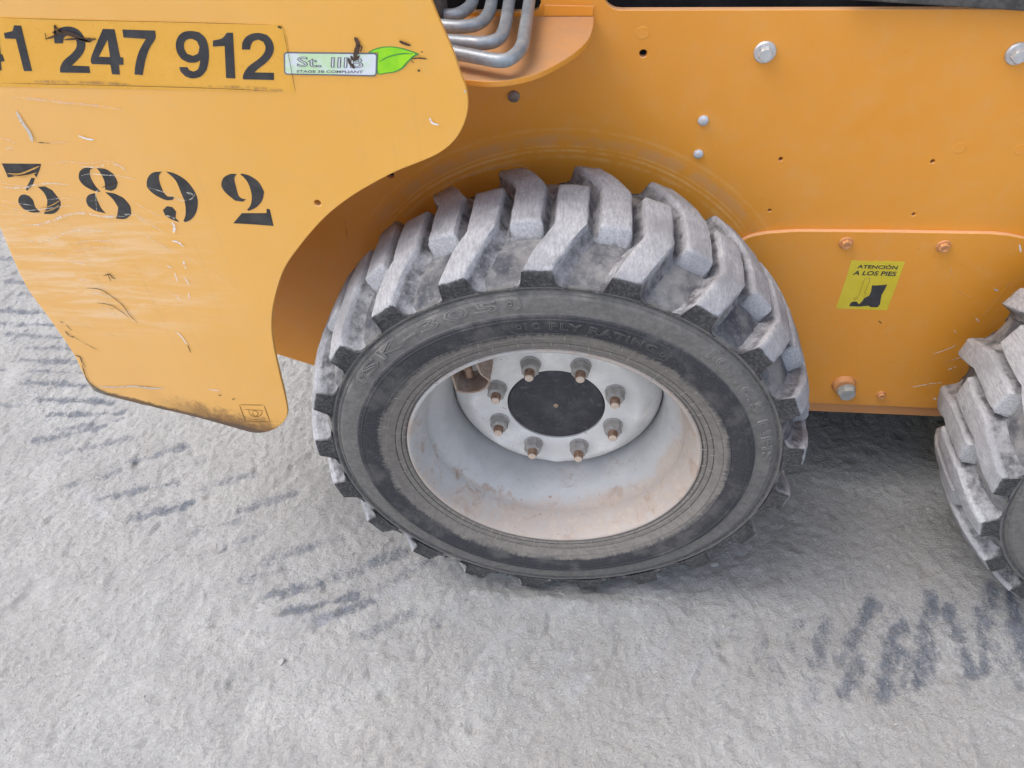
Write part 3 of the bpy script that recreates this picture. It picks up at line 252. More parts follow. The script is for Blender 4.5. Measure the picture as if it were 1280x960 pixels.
D2 = {'pale': [((-0.112, -0.136), (-0.052, -0.093), 0.0156), ((-0.126, -0.195), (-0.081, -0.163), 0.0144), ((0.009, -0.163), (0.036, -0.139), 0.0132), ((0.045, -0.198), (0.065, -0.173), 0.0144), ((0.16, -0.144), (0.202, -0.111), 0.0156), ((0.24, -0.166), (0.285, -0.112), 0.0156), ((-0.326, -0.049), (-0.271, -0.02), 0.012), ((0.423, -0.179), (0.481, -0.214), 0.0144), ((-1.015, 0.157), (-0.934, 0.1), 0.018), ((-0.188, -0.063), (-0.162, -0.085), 0.012), ((-0.564, -0.124), (-0.391, -0.095), 0.012)], 'dark': [((-1.62, 0.921), (-1.174, 0.355), 0.066, 0.28350000000000003), ((-1.174, 0.355), (-0.816, 0.108), 0.051, 0.2625), ((-0.816, 0.108), (-0.326, -0.049), 0.036, 0.21000000000000002), ((0.476, -0.098), (0.839, -0.033), 0.054, 0.28350000000000003), ((0.495, -0.031), (0.461, -0.12), 0.0108, 0.7875000000000001), ((0.445, -0.04), (0.419, -0.098), 0.0084, 0.42000000000000004), ((0.454, -0.149), (0.436, -0.194), 0.0084, 0.3675), ((0.581, 0.007), (0.529, -0.074), 0.0132, 0.95), ((0.628, -0.03), (0.592, -0.066), 0.012, 0.9450000000000001), ((0.692, 0.025), (0.649, -0.056), 0.0144, 0.95), ((0.709, 0.007), (0.715, -0.057), 0.012, 0.95), ((0.798, 0.049), (0.759, -0.027), 0.0144, 0.95), ((0.826, 0.041), (0.817, -0.043), 0.0144, 0.95), ((0.538, -0.109), (0.5, -0.165), 0.012, 0.8925), ((0.519, -0.081), (0.501, -0.109), 0.0096, 0.63), ((0.602, -0.083), (0.56, -0.163), 0.0156, 0.95), ((0.625, -0.096), (0.596, -0.141), 0.0108, 0.735), ((0.658, -0.07), (0.627, -0.138), 0.0156, 0.95), ((0.716, -0.072), (0.715, -0.12), 0.012, 0.9450000000000001), ((0.756, -0.045), (0.744, -0.107), 0.012, 0.9450000000000001), ((0.814, -0.052), (0.814, -0.099), 0.0132, 0.9450000000000001), ((0.334, -0.032), (0.322, -0.08), 0.0048, 0.47250000000000003), ((0.843, 0.079), (0.881, 0.049), 0.0132, 0.735), ((0.714, 0.056), (0.73, 0.025), 0.0096, 0.47250000000000003), ((0.618, -0.003), (0.6, -0.02), 0.0072, 0.42000000000000004), ((-1.662, 0.95), (-1.549, 0.947), 0.0084, 0.8505000000000001), ((-1.648, 0.845), (-1.458, 0.847), 0.0084, 0.8505000000000001), ((-1.53, 0.725), (-1.356, 0.72), 0.009, 0.95), ((-1.455, 0.634), (-1.275, 0.628), 0.009, 0.8505000000000001), ((-1.38, 0.541), (-1.22, 0.542), 0.009, 0.8505000000000001), ((-1.314, 0.463), (-1.158, 0.461), 0.0084, 0.95), ((-1.243, 0.407), (-1.065, 0.413), 0.0084, 0.95), ((-1.197, 0.361), (-1.029, 0.379), 0.0072, 0.95), ((-1.186, 0.285), (-1.048, 0.338), 0.0096, 0.8505000000000001), ((-1.104, 0.258), (-0.967, 0.306), 0.0084, 0.7140000000000001), ((-1.047, 0.165), (-0.95, 0.209), 0.0084, 0.6400000000000001), ((-0.968, 0.135), (-0.816, 0.191), 0.0084, 0.8505000000000001), ((-0.876, 0.088), (-0.76, 0.142), 0.0096, 0.95), ((-0.816, 0.108), (-0.773, 0.131), 0.006, 0.8505000000000001), ((-0.538, -0.065), (-0.439, -0.029), 0.0096, 0.8505000000000001), ((-0.497, -0.095), (-0.365, -0.047), 0.0084, 0.95), ((-0.427, -0.101), (-0.325, -0.054), 0.0084, 0.8505000000000001), ((-0.215, -0.081), (-0.2, -0.096), 0.006, 0.7140000000000001), ((-0.664, 0.023), (-0.586, 0.085), 0.0084, 0.5599999999999999), ((-0.785, -0.004), (-0.68, 0.022), 0.0096, 0.315), ((-0.755, 0.174), (-0.649, 0.224), 0.0096, 0.5599999999999999), ((-0.665, 0.119), (-0.547, 0.178), 0.0108, 0.7200000000000001), ((-0.73, 0.065), (-0.643, 0.104), 0.0084, 0.5599999999999999), ((-0.562, 0.012), (-0.434, 0.073), 0.012, 0.6400000000000001), ((-0.412, -0.013), (-0.3, 0.049), 0.012, 0.7200000000000001), ((-0.595, -0.035), (-0.51, -0.002), 0.0084, 0.5599999999999999), ((-0.33, -0.032), (-0.234, 0.035), 0.0096, 0.5599999999999999), ((-0.332, -0.122), (-0.246, -0.071), 0.0096, 0.5599999999999999), ((-0.224, -0.114), (-0.161, -0.045), 0.0084, 0.315), ((-0.815, 0.235), (-0.72, 0.273), 0.0072, 0.315), ((-0.945, 0.238), (-0.828, 0.289), 0.0072, 0.7200000000000001), ((-1.525, 0.797), (-1.372, 0.794), 0.0054, 0.8), ((-1.5, 0.673), (-1.311, 0.677), 0.0048, 0.8800000000000001), ((-1.383, 0.586), (-1.212, 0.589), 0.0048, 0.8), ((-1.315, 0.502), (-1.16, 0.505), 0.0048, 0.8), ((-1.155, 0.319), (-1.003, 0.365), 0.0054, 0.7200000000000001), ((-1.33, 0.384), (-1.251, 0.386), 0.0054, 0.6400000000000001), ((-1.4, 0.503), (-1.357, 0.502), 0.0054, 0.6400000000000001), ((0.37, -0.083), (0.394, -0.154), 0.0132, 0.3675), ((0.443, -0.136), (0.46, -0.19), 0.012, 0.3675), ((0.259, -0.092), (0.275, -0.149), 0.0084, 0.2625), ((0.606, -0.165), (0.612, -0.191), 0.0096, 0.3675), ((0.695, -0.116), (0.702, -0.157), 0.0108, 0.42000000000000004), ((0.775, -0.067), (0.789, -0.123), 0.0132, 0.5775000000000001)], 'dent': [((-0.244, -0.232), (-0.181, -0.11), 0.006), ((-0.058, -0.189), (0.004, -0.081), 0.0054), ((0.011, -0.195), (0.072, -0.091), 0.0054), ((0.095, -0.184), (0.13, -0.094), 0.0054), ((0.159, -0.179), (0.232, -0.071), 0.006), ((-0.161, -0.239), (-0.107, -0.12), 0.006), ((0.254, -0.165), (0.316, -0.072), 0.006), ((0.349, -0.143), (0.399, -0.066), 0.006), ((-0.608, -0.127), (-0.429, -0.065), 0.0096), ((-0.808, 0.012), (-0.649, 0.12), 0.0096)], 'stones': [(0.304, 0.067), (-0.466, -0.187), (0.703, 0.248), (0.31, -0.061), (0.219, -0.209), (0.025, -0.2), (0.109, -0.244), (0.429, -0.225), (0.595, 0.306), (0.865, 0.389), (-0.659, 0.149), (-0.394, 0.042), (0.332, 0.187), (-0.136, -0.27), (-0.597, -0.158), (0.378, -0.127), (0.569, -0.213), (-0.685, -0.267)]}
# ---------------------------------------------------------------- helpers
COL = scene.collection
def link(name, me, mat=None, parent=None, loc=(0, 0, 0), rot=(0, 0, 0), **props):
    o = bpy.data.objects.new(name, me); COL.objects.link(o)
    if me and mat and not me.materials: me.materials.append(mat)
    if parent: o.parent = parent
    o.location = loc; o.rotation_euler = rot
    for k, v in props.items(): o[k] = v
    return o
def smooth(me, ang=35):
    me.shade_smooth()
    if ang: me.set_sharp_from_angle(angle=math.radians(ang))
    return me
def mesh(name, V, F, ang=35):
    me = bpy.data.meshes.new(name); me.from_pydata([tuple(v) for v in V], [], F); me.update()
    bm = bmesh.new(); bm.from_mesh(me); bmesh.ops.recalc_face_normals(bm, faces=bm.faces); bm.to_mesh(me); bm.free()
    return smooth(me, ang)
def curve_to_mesh(cu, name):
    o = bpy.data.objects.new('tmp', cu); COL.objects.link(o)
    dg = bpy.context.evaluated_depsgraph_get(); me = bpy.data.meshes.new_from_object(o.evaluated_get(dg)); me.name = name
    bpy.data.objects.remove(o); bpy.data.curves.remove(cu); return me
def plate(name, loops, yf, th, bev=0.0, ang=14, seg=2):
    """A flat sheet facing -y: outlines in (x, z), the first is the rim and the rest holes; yf is its front face."""
    cu = bpy.data.curves.new('c', 'CURVE'); cu.dimensions = '2D'; cu.fill_mode = 'BOTH'; cu.extrude = max(th/2 - bev, 1e-5); cu.bevel_depth = bev; cu.offset = -bev; cu.bevel_resolution = seg
    for L in loops:
        s = cu.splines.new('POLY'); s.points.add(len(L)-1); s.use_cyclic_u = True
        for p, q in zip(s.points, L): p.co = (q[0], q[1], 0, 1)
    me = curve_to_mesh(cu, name)
    n = len(me.vertices); co = np.empty(n*3); me.vertices.foreach_get('co', co); co = co.reshape(-1, 3); zm = co[:, 2].max()
    co = np.stack([co[:, 0], yf + (zm - co[:, 2]), co[:, 1]], 1); me.vertices.foreach_set('co', co.ravel()); me.update()
    bm = bmesh.new(); bm.from_mesh(me); bmesh.ops.remove_doubles(bm, verts=bm.verts, dist=1e-6); bm.to_mesh(me); bm.free()
    return smooth(me, ang)
def circ(x, z, r, n=24): return [(x + r*math.cos(2*math.pi*i/n), z + r*math.sin(2*math.pi*i/n)) for i in range(n)]
def cat(P, n=8, closed=False):
    """Catmull-Rom through the points."""
    P = [np.array(p, float) for p in P]; N = len(P); out = []
    for i in range(N if closed else N-1):
        g = (lambda k: P[k % N]) if closed else (lambda k: P[min(max(k, 0), N-1)])
        p0, p1, p2, p3 = g(i-1), g(i), g(i+1), g(i+2)
        for k in range(n):
            t = k/n; out.append(.5*((2*p1) + (-p0+p2)*t + (2*p0-5*p1+4*p2-p3)*t*t + (-p0+3*p1-3*p2+p3)*t**3))
    if not closed: out.append(P[-1])
    return out
def soft(P, n=4):
    """Smooth a closed outline but keep its sharp corners."""
    P = [np.array(p, float) for p in P]; N = len(P); out = []
    def corner(i):
        a = P[i % N]-P[(i-1) % N]; b = P[(i+1) % N]-P[i % N]; return a@b < .80*np.linalg.norm(a)*np.linalg.norm(b)
    for i in range(N):
        p1, p2 = P[i], P[(i+1) % N]; p0 = p1 if corner(i) else P[(i-1) % N]; p3 = p2 if corner(i+1) else P[(i+2) % N]
        if corner(i) and corner(i+1): out.append(p1); continue
        for k in range(n):
            t = k/n; out.append(.5*((2*p1) + (-p0+p2)*t + (2*p0-5*p1+4*p2-p3)*t*t + (-p0+3*p1-3*p2+p3)*t**3))
    return out
def rounded(x0, z0, x1, z1, r, n=8):
    L = []
    for cx, cz, a in ((x1-r, z1-r, 0), (x0+r, z1-r, 90), (x0+r, z0+r, 180), (x1-r, z0+r, 270)):
        for i in range(n+1):
            t = math.radians(a + 90*i/n); L.append((cx + r*math.cos(t), cz + r*math.sin(t)))
    return L
def lathe(name, prof, n=128, closed=False, ang=40, fn=None):
    """Profile of (y, r) turned round the y axis."""
    m_ = len(prof); V = []; F = []
    for i in range(n):
        a = 2*math.pi*i/n
        for y, r in prof:
            if fn: y, r = fn(a, y, r)
            V.append((r*math.cos(a), y, r*math.sin(a)))
    for i in range(n):
        for j in range(m_ if closed else m_-1):
            a, b = i*m_+j, i*m_+(j+1) % m_; c, d = ((i+1) % n)*m_+(j+1) % m_, ((i+1) % n)*m_+j
            F.append((a, b, c, d))
    me = mesh(name, V, F, ang)
    bm = bmesh.new(); bm.from_mesh(me); bmesh.ops.remove_doubles(bm, verts=bm.verts, dist=1e-6); bm.to_mesh(me); bm.free()
    return smooth(me, ang)
def tube(P, r, n=14, cap=True):
    P = [Vector(p) for p in P]; V = []; F = []; up = Vector((0, 0, 1))
    for i, p in enumerate(P):
        t = (P[min(i+1, len(P)-1)] - P[max(i-1, 0)]).normalized()
        if abs(t.dot(up)) > .95: up = Vector((0, 1, 0))
        a = t.cross(up).normalized(); b = a.cross(t).normalized()
        for k in range(n):
            q = 2*math.pi*k/n; V.append(p + r*(math.cos(q)*a + math.sin(q)*b))
    for i in range(len(P)-1):
        for k in range(n): F.append((i*n+k, i*n+(k+1) % n, (i+1)*n+(k+1) % n, (i+1)*n+k))
    if cap: F += [tuple(range(n)), tuple(range((len(P)-1)*n, len(P)*n))]
    return V, F
def box(x0, x1, y0, y1, z0, z1, bev=.004):
    bm = bmesh.new(); bmesh.ops.create_cube(bm, size=1)
    for v in bm.verts: v.co = ((x0+x1)/2 + v.co.x*(x1-x0), (y0+y1)/2 + v.co.y*(y1-y0), (z0+z1)/2 + v.co.z*(z1-z0))
    if bev: bmesh.ops.bevel(bm, geom=bm.edges[:], offset=bev, segments=2, affect='EDGES', profile=.5)
    me = bpy.data.meshes.new('box'); bm.to_mesh(me); bm.free(); return smooth(me, 40)
def ribbons(name, items, y, mat, parent, jit=.12, stuff=False):
    """Thin wear marks lying on a sheet facing -y: each a strip of varying width."""
    V = []; F = []
    for P, w in items:
        Q = cat(P, 7) if len(P) > 2 else [np.array(P[0]) + (np.array(P[1])-np.array(P[0]))*i/6 for i in range(7)]
        n = len(Q); b = len(V)
        for i, q in enumerate(Q):
            t = np.array(Q[min(i+1, n-1)]) - np.array(Q[max(i-1, 0)]); t = t/(np.linalg.norm(t)+1e-9); nn = np.array([-t[1], t[0]])
            u = i/(n-1); ww = w*.5*min(1, .25 + 4*min(u, 1-u))*(1 + jit*3*(random.random()-.5))
            a = q + nn*ww; c = q - nn*ww
            V += [(a[0], y, a[1]), (c[0], y, c[1])]
        F += [(b+2*i, b+2*i+1, b+2*i+3, b+2*i+2) for i in range(n-1)]
    o = link(name, mesh(name, V, F, None), mat, parent)
    if stuff: o['kind'] = 'stuff'
    return o
def text_mesh(s, bold=.02, ex=.5, res=3, spacing=1.0, outline=0):
    """Text as a solid mesh normalised to its bounding box: x 0..1, y 0..1, z 0..1."""
    cu = bpy.data.curves.new('t', 'FONT'); cu.body = s; cu.size = 1; cu.extrude = .5; cu.offset = bold; cu.resolution_u = res; cu.space_character = spacing
    if outline: cu.extrude = 0; cu.fill_mode = 'NONE'; cu.bevel_depth = outline; cu.bevel_resolution = 1
    me = curve_to_mesh(cu, 'text'); n = len(me.vertices); co = np.empty(n*3); me.vertices.foreach_get('co', co); co = co.reshape(-1, 3)
    lo, hi = co.min(0), co.max(0); asp = (hi[0]-lo[0])/(hi[1]-lo[1]); return me, (co-lo)/(hi-lo), asp
def text_quad(name, s, quad, yf, th, mat, parent, bold=.02, **k):
    me, c, asp = text_mesh(s, bold, **k); tl, tr, br, bl = [np.array(q) for q in quad]
    u, v = c[:, :1], c[:, 1:2]; p = (bl*(1-u) + br*u)*(1-v) + (tl*(1-u) + tr*u)*v
    co = np.stack([p[:, 0], yf + (1-c[:, 2])*th, p[:, 1]], 1); me.vertices.foreach_set('co', co.ravel()); me.update(); me.name = name
    return link(name, me, mat, parent)
def vnoise(x, y, seed):
    """Value noise on plain arrays."""
    r = np.random.default_rng(seed); T = r.random((257, 257)); xi = np.floor(x).astype(int); yi = np.floor(y).astype(int); fx = x-xi; fy = y-yi
    fx = fx*fx*(3-2*fx); fy = fy*fy*(3-2*fy); a = T[xi % 256, yi % 256]; b = T[(xi+1) % 256, yi % 256]; c = T[xi % 256, (yi+1) % 256]; d = T[(xi+1) % 256, (yi+1) % 256]
    return a*(1-fx)*(1-fy) + b*fx*(1-fy) + c*(1-fx)*fy + d*fx*fy

# ---------------------------------------------------------------- ground: one sheet, fine under the camera, out to the horizon
def axis(a, b, step, far):
    core = np.arange(a, b+step*.5, step); g = []; d = step; p = 0
    while p < far: d *= 1.35; p += d; g.append(p)
    g = np.array(g); return np.concatenate([a - g[::-1], core, core[-1] + g])
gx = axis(-1.75, 1.25, .0042, 120); gy = axis(-.55, 1.15, .0042, 120)
X, Y = np.meshgrid(gx, gy, indexing='ij'); near = np.clip(1 - np.maximum(np.maximum(-1.75-X, X-1.25), np.maximum(-.55-Y, Y-1.15))/.3, 0, 1)
Z = np.zeros_like(X)
for s_, (f, a) in enumerate(((5, .006), (13, .0022), (31, .0018), (62, .0024), (110, .0038))):
    wx = X + .010*vnoise(X*22, Y*22, 50+s_); wy = Y + .010*vnoise(X*22+9, Y*22, 60+s_)
    n = vnoise(wx*f+.3*wy*f, wy*f-.3*wx*f, s_); 
    if s_ >= 2: n = 1 - abs(2*n-1)**.8 if s_ == 3 else n
    Z += a*(n-.5)*near
pit = vnoise(X*26, Y*26, 91); Z -= .006*np.clip((pit-.80)/.2, 0, 1)*near
stain = np.zeros_like(X)
def seg(a, b):
    a = np.array(a); b = np.array(b); d = b-a; L = d@d+1e-9; t = np.clip(((X-a[0])*d[0] + (Y-a[1])*d[1])/L, 0, 1); return np.hypot(X-a[0]-t*d[0], Y-a[1]-t*d[1])
wob = .011*(vnoise(X*45, Y*45, 33)-.5) + .010*(vnoise(X*110, Y*110, 34)-.5)
for a, b, w, s_ in D2['dark']:
    q = s_*np.clip(1.25 - (seg(a, b)+wob)/(w*1.45), 0, 1); stain = np.maximum(stain, q)
Z -= .0025*stain
for a, b, w in D2['dent']:
    q = np.clip(1 - (seg(a, b)+wob*.5)/w, 0, 1); Z -= .0028*q
pale = np.zeros_like(X)
for a, b, w in D2['pale']: pale = np.maximum(pale, np.clip(1.3 - (seg(a, b)+wob)/w, 0, 1))
sun_patch = np.clip(1 - np.hypot((X-.84)/.10, (Y-.43)/.16), 0, 1)**.5  # patch of sunlight beside the right tyre, painted into the ground colour
# the casing has pressed its lugs into the dust under each tyre
for wx_ in (0, 1.01):
    d = np.clip(1 - np.hypot((X-wx_)/.16, np.clip(abs(Y-.105)-.11, 0, 9)/.03), 0, 1); Z -= .004*d
Z -= .004
for wx_ in (0, 1.01):
    lump = .6 + .8*vnoise(X*38, Y*38, 77)
    Z += .0115*np.exp(-((X-wx_)/.20)**4)*np.exp(-((Y+.036)/.020)**2)*lump
    Z += .006*np.exp(-((abs(X-wx_)-.20)/.07)**2)*np.exp(-((Y-.05)/.10)**2)*lump
V = np.stack([X.ravel(), Y.ravel(), Z.ravel()], 1); nx, ny = X.shape; idx = np.arange(nx*ny).reshape(nx, ny)
Fq = np.stack([idx[:-1, :-1], idx[1:, :-1], idx[1:, 1:], idx[:-1, 1:]], -1).reshape(-1, 4)
gm = bpy.data.meshes.new('ground'); gm.vertices.add(len(V)); gm.vertices.foreach_set('co', V.astype(np.float32).ravel())
gm.loops.add(Fq.size); gm.loops.foreach_set('vertex_index', Fq.ravel().astype(np.int32)); gm.polygons.add(len(Fq)); gm.polygons.foreach_set('loop_start', np.arange(0, Fq.size, 4, dtype=np.int32)); gm.polygons.foreach_set('loop_total', np.full(len(Fq), 4, np.int32)); gm.update(calc_edges=True); gm.shade_smooth()
for nm, arr in (('stain', stain), ('tan', sun_patch), ('pale', pale)):
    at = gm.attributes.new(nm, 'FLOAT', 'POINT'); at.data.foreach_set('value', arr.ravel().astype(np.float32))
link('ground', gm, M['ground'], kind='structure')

# ---------------------------------------------------------------- the loader
loader = link('skid_steer_loader', None, label='orange skid steer loader with dusty black tyres standing on pale ground', category='loader')
PY, CY, VY = .05, .285, .277
XL, XR = -.72, 1.95
# side plate
bot = [(XR, .2035), (-.31, .2035), (-.33, .206), (-.4756, .2656), (-.5514, .2956), (-.70, .352)]
holes = [rounded(.0476, .930, 1.7, 1.30, .024), [(-.17, .9279), (-.0426, .9279), (-.0353, .9307), (-.0311, .9367), (-.031, .9426), (-.031, 1.10), (-.17, 1.10)]]
for (x, z), r in zip(D['chole'], (.0052, .0030, .0030, .0024, .0026, .0060)): holes.append(circ(x, z, r, 16))
side = link('side_plate', plate('side_plate', [[(XL, 1.5), (XR, 1.5)] + bot + [(XL, .36)]] + holes, CY, .010, .0012), M['chassis'], loader)
link('sill_strip', plate('sill_strip', [[(-.30, .2045), (XR-.01, .2045), (XR-.01, .2275), (-.30, .2275)]], CY-.0035, .003, .001), M['sill'], loader)
ct = D['cover_top']
cov = link('cover_plate', plate('cover_plate', [[(.79, .2300), (.785, .50), (.775, .54), (.752, .572), (.725, .592)] + ct[::-1] + [(.272, .580), (.255, .555), (.245, .52), (.24, .47), (.24, .2300)]], VY, .0078, .0015, 14, 2), M['chassis'], loader)
# hull behind the side plate, belly, cab block above the frame
link('engine_bay', box(-.68, XR-.02, .43, 1.45, .25, 1.48), M['dark'], loader)
link('belly_plate', box(-.30, XR-.02, .2955, 1.45, .212, .224, .002), M['dark'], loader)
link('cab_block', box(-.60, 1.4, .34, 1.42, 1.502, 2.05, .03), M['orange'], loader)
# shelf (mudguard top) carrying the pipes
sh = cat(D['shelf'], 5); out = [(p[0], p[1]) for p in sh] + [(-.20, .100), (-.72, .100), (-.72, .2845)]
cu = bpy.data.curves.new('c', 'CURVE'); cu.dimensions = '2D'; cu.fill_mode = 'BOTH'; cu.extrude = .0025; cu.bevel_depth = .0012; cu.offset = -.0012
s = cu.splines.new('POLY'); s.points.add(len(out)-1); s.use_cyclic_u = True
for p, q in zip(s.points, out): p.co = (q[0], q[1], .9193, 1)
shelf = link('pipe_shelf', smooth(curve_to_mesh(cu, 'pipe_shelf')), M['shelf'], loader)
link('shelf_upstand', plate('shelf_upstand', [[(-.028, .9236), (.036, .9236), (.0375, .936), (-.026, .9375)]], CY-.003, .0026, .0008), M['shelf'], loader)
for P in D['pipes']:
    Q = cat([(p[0], p[1], p[2]) for p in P], 6)
    link('hydraulic_pipe', mesh('hydraulic_pipe', *tube(Q, .0078, 16)), M['pipe'], loader)
link('pipe_clamp', box(-.185, -.148, .222, .262, .93, .975, .003), M['darkarm'], loader)
link('pipe_fitting', mesh('pipe_fitting', *tube([(-.064, .30, .9475), (-.064, .34, .9475), (-.064, .42, .9475)], .0105, 14)), M['darkarm'], loader)
link('lift_arm', plate('lift_arm', [[(.345, .9462), (.45, .9393), (.58, .9310), (1.5, .89), (1.5, 1.2), (.345, 1.2)]], .2705, .010, .002), M['darkarm'], loader)
# rear panel
pn = D['panel']
rear_out = [(-.745, 1.34), (-.7454, .80)] + [tuple(p) for p in cat(pn, 4)] + [(-.155, 1.14), (-.19, 1.26), (-.25, 1.34)]
rear = link('rear_panel', plate('rear_panel', [rear_out, circ(*D['panel_hole'][0], .0042, 16)], PY, .0065, .0012), M['panel'], loader)
link('tail_box', box(-.74, -.60, .0575, .2845, .50, .915, .004), M['orange'], loader)
# number film, digits
band = link('number_sticker', plate('number_sticker', [D['band'][:1][0:0] + [(-.744, D['band'][0][1]-.004)] + D['band'][:4] + [(-.744, D['band'][4][1]-.004)]], PY-.0003, .0003), M['band'], loader, label='yellow strip sticker with black phone number')
for k, L in D['digits'].items():
    L = [[p for p in l] for l in L]
    if k == '4a': L = [[(max(p[0], -.7435), p[1]) for p in l] for l in L]
    link('digit', plate('digit', [soft(l) for l in L], PY-.0007, .0004), M['ink'], band)
for k, L in D['stencil'].items():
    r = None
    V = []; F = []
    for piece in L:
        me = plate('d', [soft(piece)], PY-.0003, .0003); b = len(V)
        V += [tuple(v.co) for v in me.vertices]; F += [tuple(b+i for i in p.vertices) for p in me.polygons]; bpy.data.meshes.remove(me)
    link('stencil_digit', mesh('stencil_digit', V, F), M['stencil'], loader, label='black stencilled digit ' + k)
# stage sticker with a leaf
stg = link('emission_sticker', plate('emission_sticker', [D['stage_rect']], PY-.0008, .0005), M['greyprint'], loader, label='pale green emission sticker with a lime leaf')
link('leaf_edge', plate('leaf_edge', [cat(D['leaf'], 4, True)], PY-.0006, .0005), M['leafedge'], stg)
link('leaf', plate('leaf', [cat(D['leaf_in'], 4, True)], PY-.00075, .0004), M['lime'], stg)
ribbons('leaf_vein', [(D['vein'], .0014)], PY-.0009, M['leafedge'], stg)
link('sticker_face', plate('sticker_face', [D['stage_in']], PY-.0010, .0003), M['pale'], stg)
text_quad('lettering', 'St. IIIB', D['t_st'], PY-.0012, .0003, M['palefill'], stg, .0)
text_quad('lettering_outline', 'St. IIIB', D['t_st'], PY-.0014, .0003, M['greyprint'], stg, .0, outline=.022)
text_quad('lettering', 'STAGE 3B COMPLIANT', D['t_stage'], PY-.0012, .0003, M['greyprint'], stg, .018)
ic = link('tie_down_mark', None, None, loader)
ribbons('outline', [((a, b), .0013) for a, b in zip(D['icon'][0], D['icon'][0][1:])], PY-.0004, M['s_o'], ic, 0); ribbons('hook_drawing', [(l, .0012) for l in D['icon'][1:]], PY-.0004, M['s_o'], ic, 0)
names = dict(w='paint_scratch', f='faint_scratch', b='rust_chip', y='rubbed_paint', c='paint_chip', k='dark_scuff', g='grey_scrape', d='dirt_line')
for k, nm in names.items():
    it = [(L, w) for L, w, kk in D['scr'] if kk == k]
    if it: ribbons(nm, it, PY-.0019 if k in 'b' else PY-.0016, M['s_'+k], rear if k != 'b' else loader, stuff=True)
    it = [(L, w) for L, w, kk in D['scr2'] if kk == k]
    if it: ribbons(nm, it, VY-.0004 , M['s_'+k], side, stuff=True)
# warning sticker
wr = link('warning_sticker', plate('warning_sticker', [D['warn']], VY-.0003, .0003), M['warn'], loader, label='yellow foot warning sticker with a black boot')
text_quad('lettering', 'ATENCIÓN', D['warn_t1'], VY-.0006, .0003, M['ink'], wr, .022); text_quad('lettering', 'A LOS PIES', D['warn_t2'], VY-.0006, .0003, M['ink'], wr, .022)
link('boot_picture', plate('boot_picture', [D['boot']], VY-.0006, .0003), M['ink'], wr)
ribbons('falling_beam_picture', [(l, .0006) for l in D['beam']], VY-.0006, M['s_o'], wr, 0)

def hexbolt(name, R, h, fl=0, flh=.003, sub=0, n=6):
    """Axis -y, seat at y=0: a flange, a chamfered hexagon head and a shallow dish."""
    bm = bmesh.new(); V = []; F = []
    rings = []
    if fl: rings += [(0, fl, 32), (-flh*.5, fl, 32), (-flh, fl*.86, 32)]
    def ring(y, r, k, hx):
        b = len(V)
        for i in range(24):
            a = 2*math.pi*i/24; rr = r
            if hx: rr = r*math.cos(math.pi/6)/math.cos(((a + math.pi/6) % (math.pi/3)) - math.pi/6)
            V.append((rr*math.cos(a), y, rr*math.sin(a)))
        return b
    B = []
    if fl: B += [ring(0, fl, 0, 0), ring(-flh*.45, fl, 0, 0), ring(-flh, fl*.90, 0, 0)]
    y0 = -flh if fl else 0
    B += [ring(y0, R, 0, 1), ring(y0-(h-y0*-1 if False else h)*.86, R, 0, 1), ring(y0-h, R*.84, 0, 0)]
    if sub: B += [ring(y0-h, sub, 0, 0), ring(y0-h+.002, sub*.8, 0, 0)]
    for a, b in zip(B, B[1:]):
        for i in range(24): F.append((a+i, a+(i+1) % 24, b+(i+1) % 24, b+i))
    F.append(tuple(B[-1]+i for i in range(24))); return mesh(name, V, F, 28)
fb = hexbolt('flange_bolt', .0095, .008, .0145, .004)
for i, (x, z) in enumerate(D['fbolt']): link('flange_bolt', fb, M['zinc'], side, (x, CY-.0002, z), (0, .3+i, 0))
pg = lathe('plug', [(0, .0085), (-.002, .0085), (-.0045, .006), (-.0052, .003), (-.0052, .0003)], 24)
pg2 = pg.copy()
for i, ((x, z), s_) in enumerate(zip(D['plug'], (1.0, .88, .82))):
    o = link('plug', pg if i else pg2, M['plug'] if i else M['plug2'], side, (x, CY-.0002, z)); o.scale = (s_, 1, s_)
bmp = lathe('filled_hole', [(0, .0085), (-.0008, .0075), (-.0004, .005), (-.0009, .002), (-.0009, .0003)], 24)
for x, z in D['bump']: link('filled_hole', bmp, M['fill'], side, (x, CY-.0001, z)).scale = (1, .45, 1)
cb = hexbolt('painted_bolt', .0080, .006, .0108, .003, .0045)
for i, (x, z) in enumerate(D['cbolt']):
    o = link('painted_bolt', cb, M['sill'], cov, (x, VY-.0002, z), (0, i*1.1, 0)); o.scale = (1, 1, 1) if i < 2 else (.8, .8, .8)
hx, hz = D['hex'][0]
link('bolt_boss', lathe('bolt_boss', [(0, .021), (-.004, .0195), (-.009, .0185), (-.0105, .017), (-.0105, .0005)], 40), M['sill'], cov, (hx-.004, VY-.0002, hz+.006))
link('hex_bolt', hexbolt('hex_bolt', .0150, .010, .0158, .002), M['greybolt'], cov, (hx, VY-.0107, hz), (0, .5, 0))

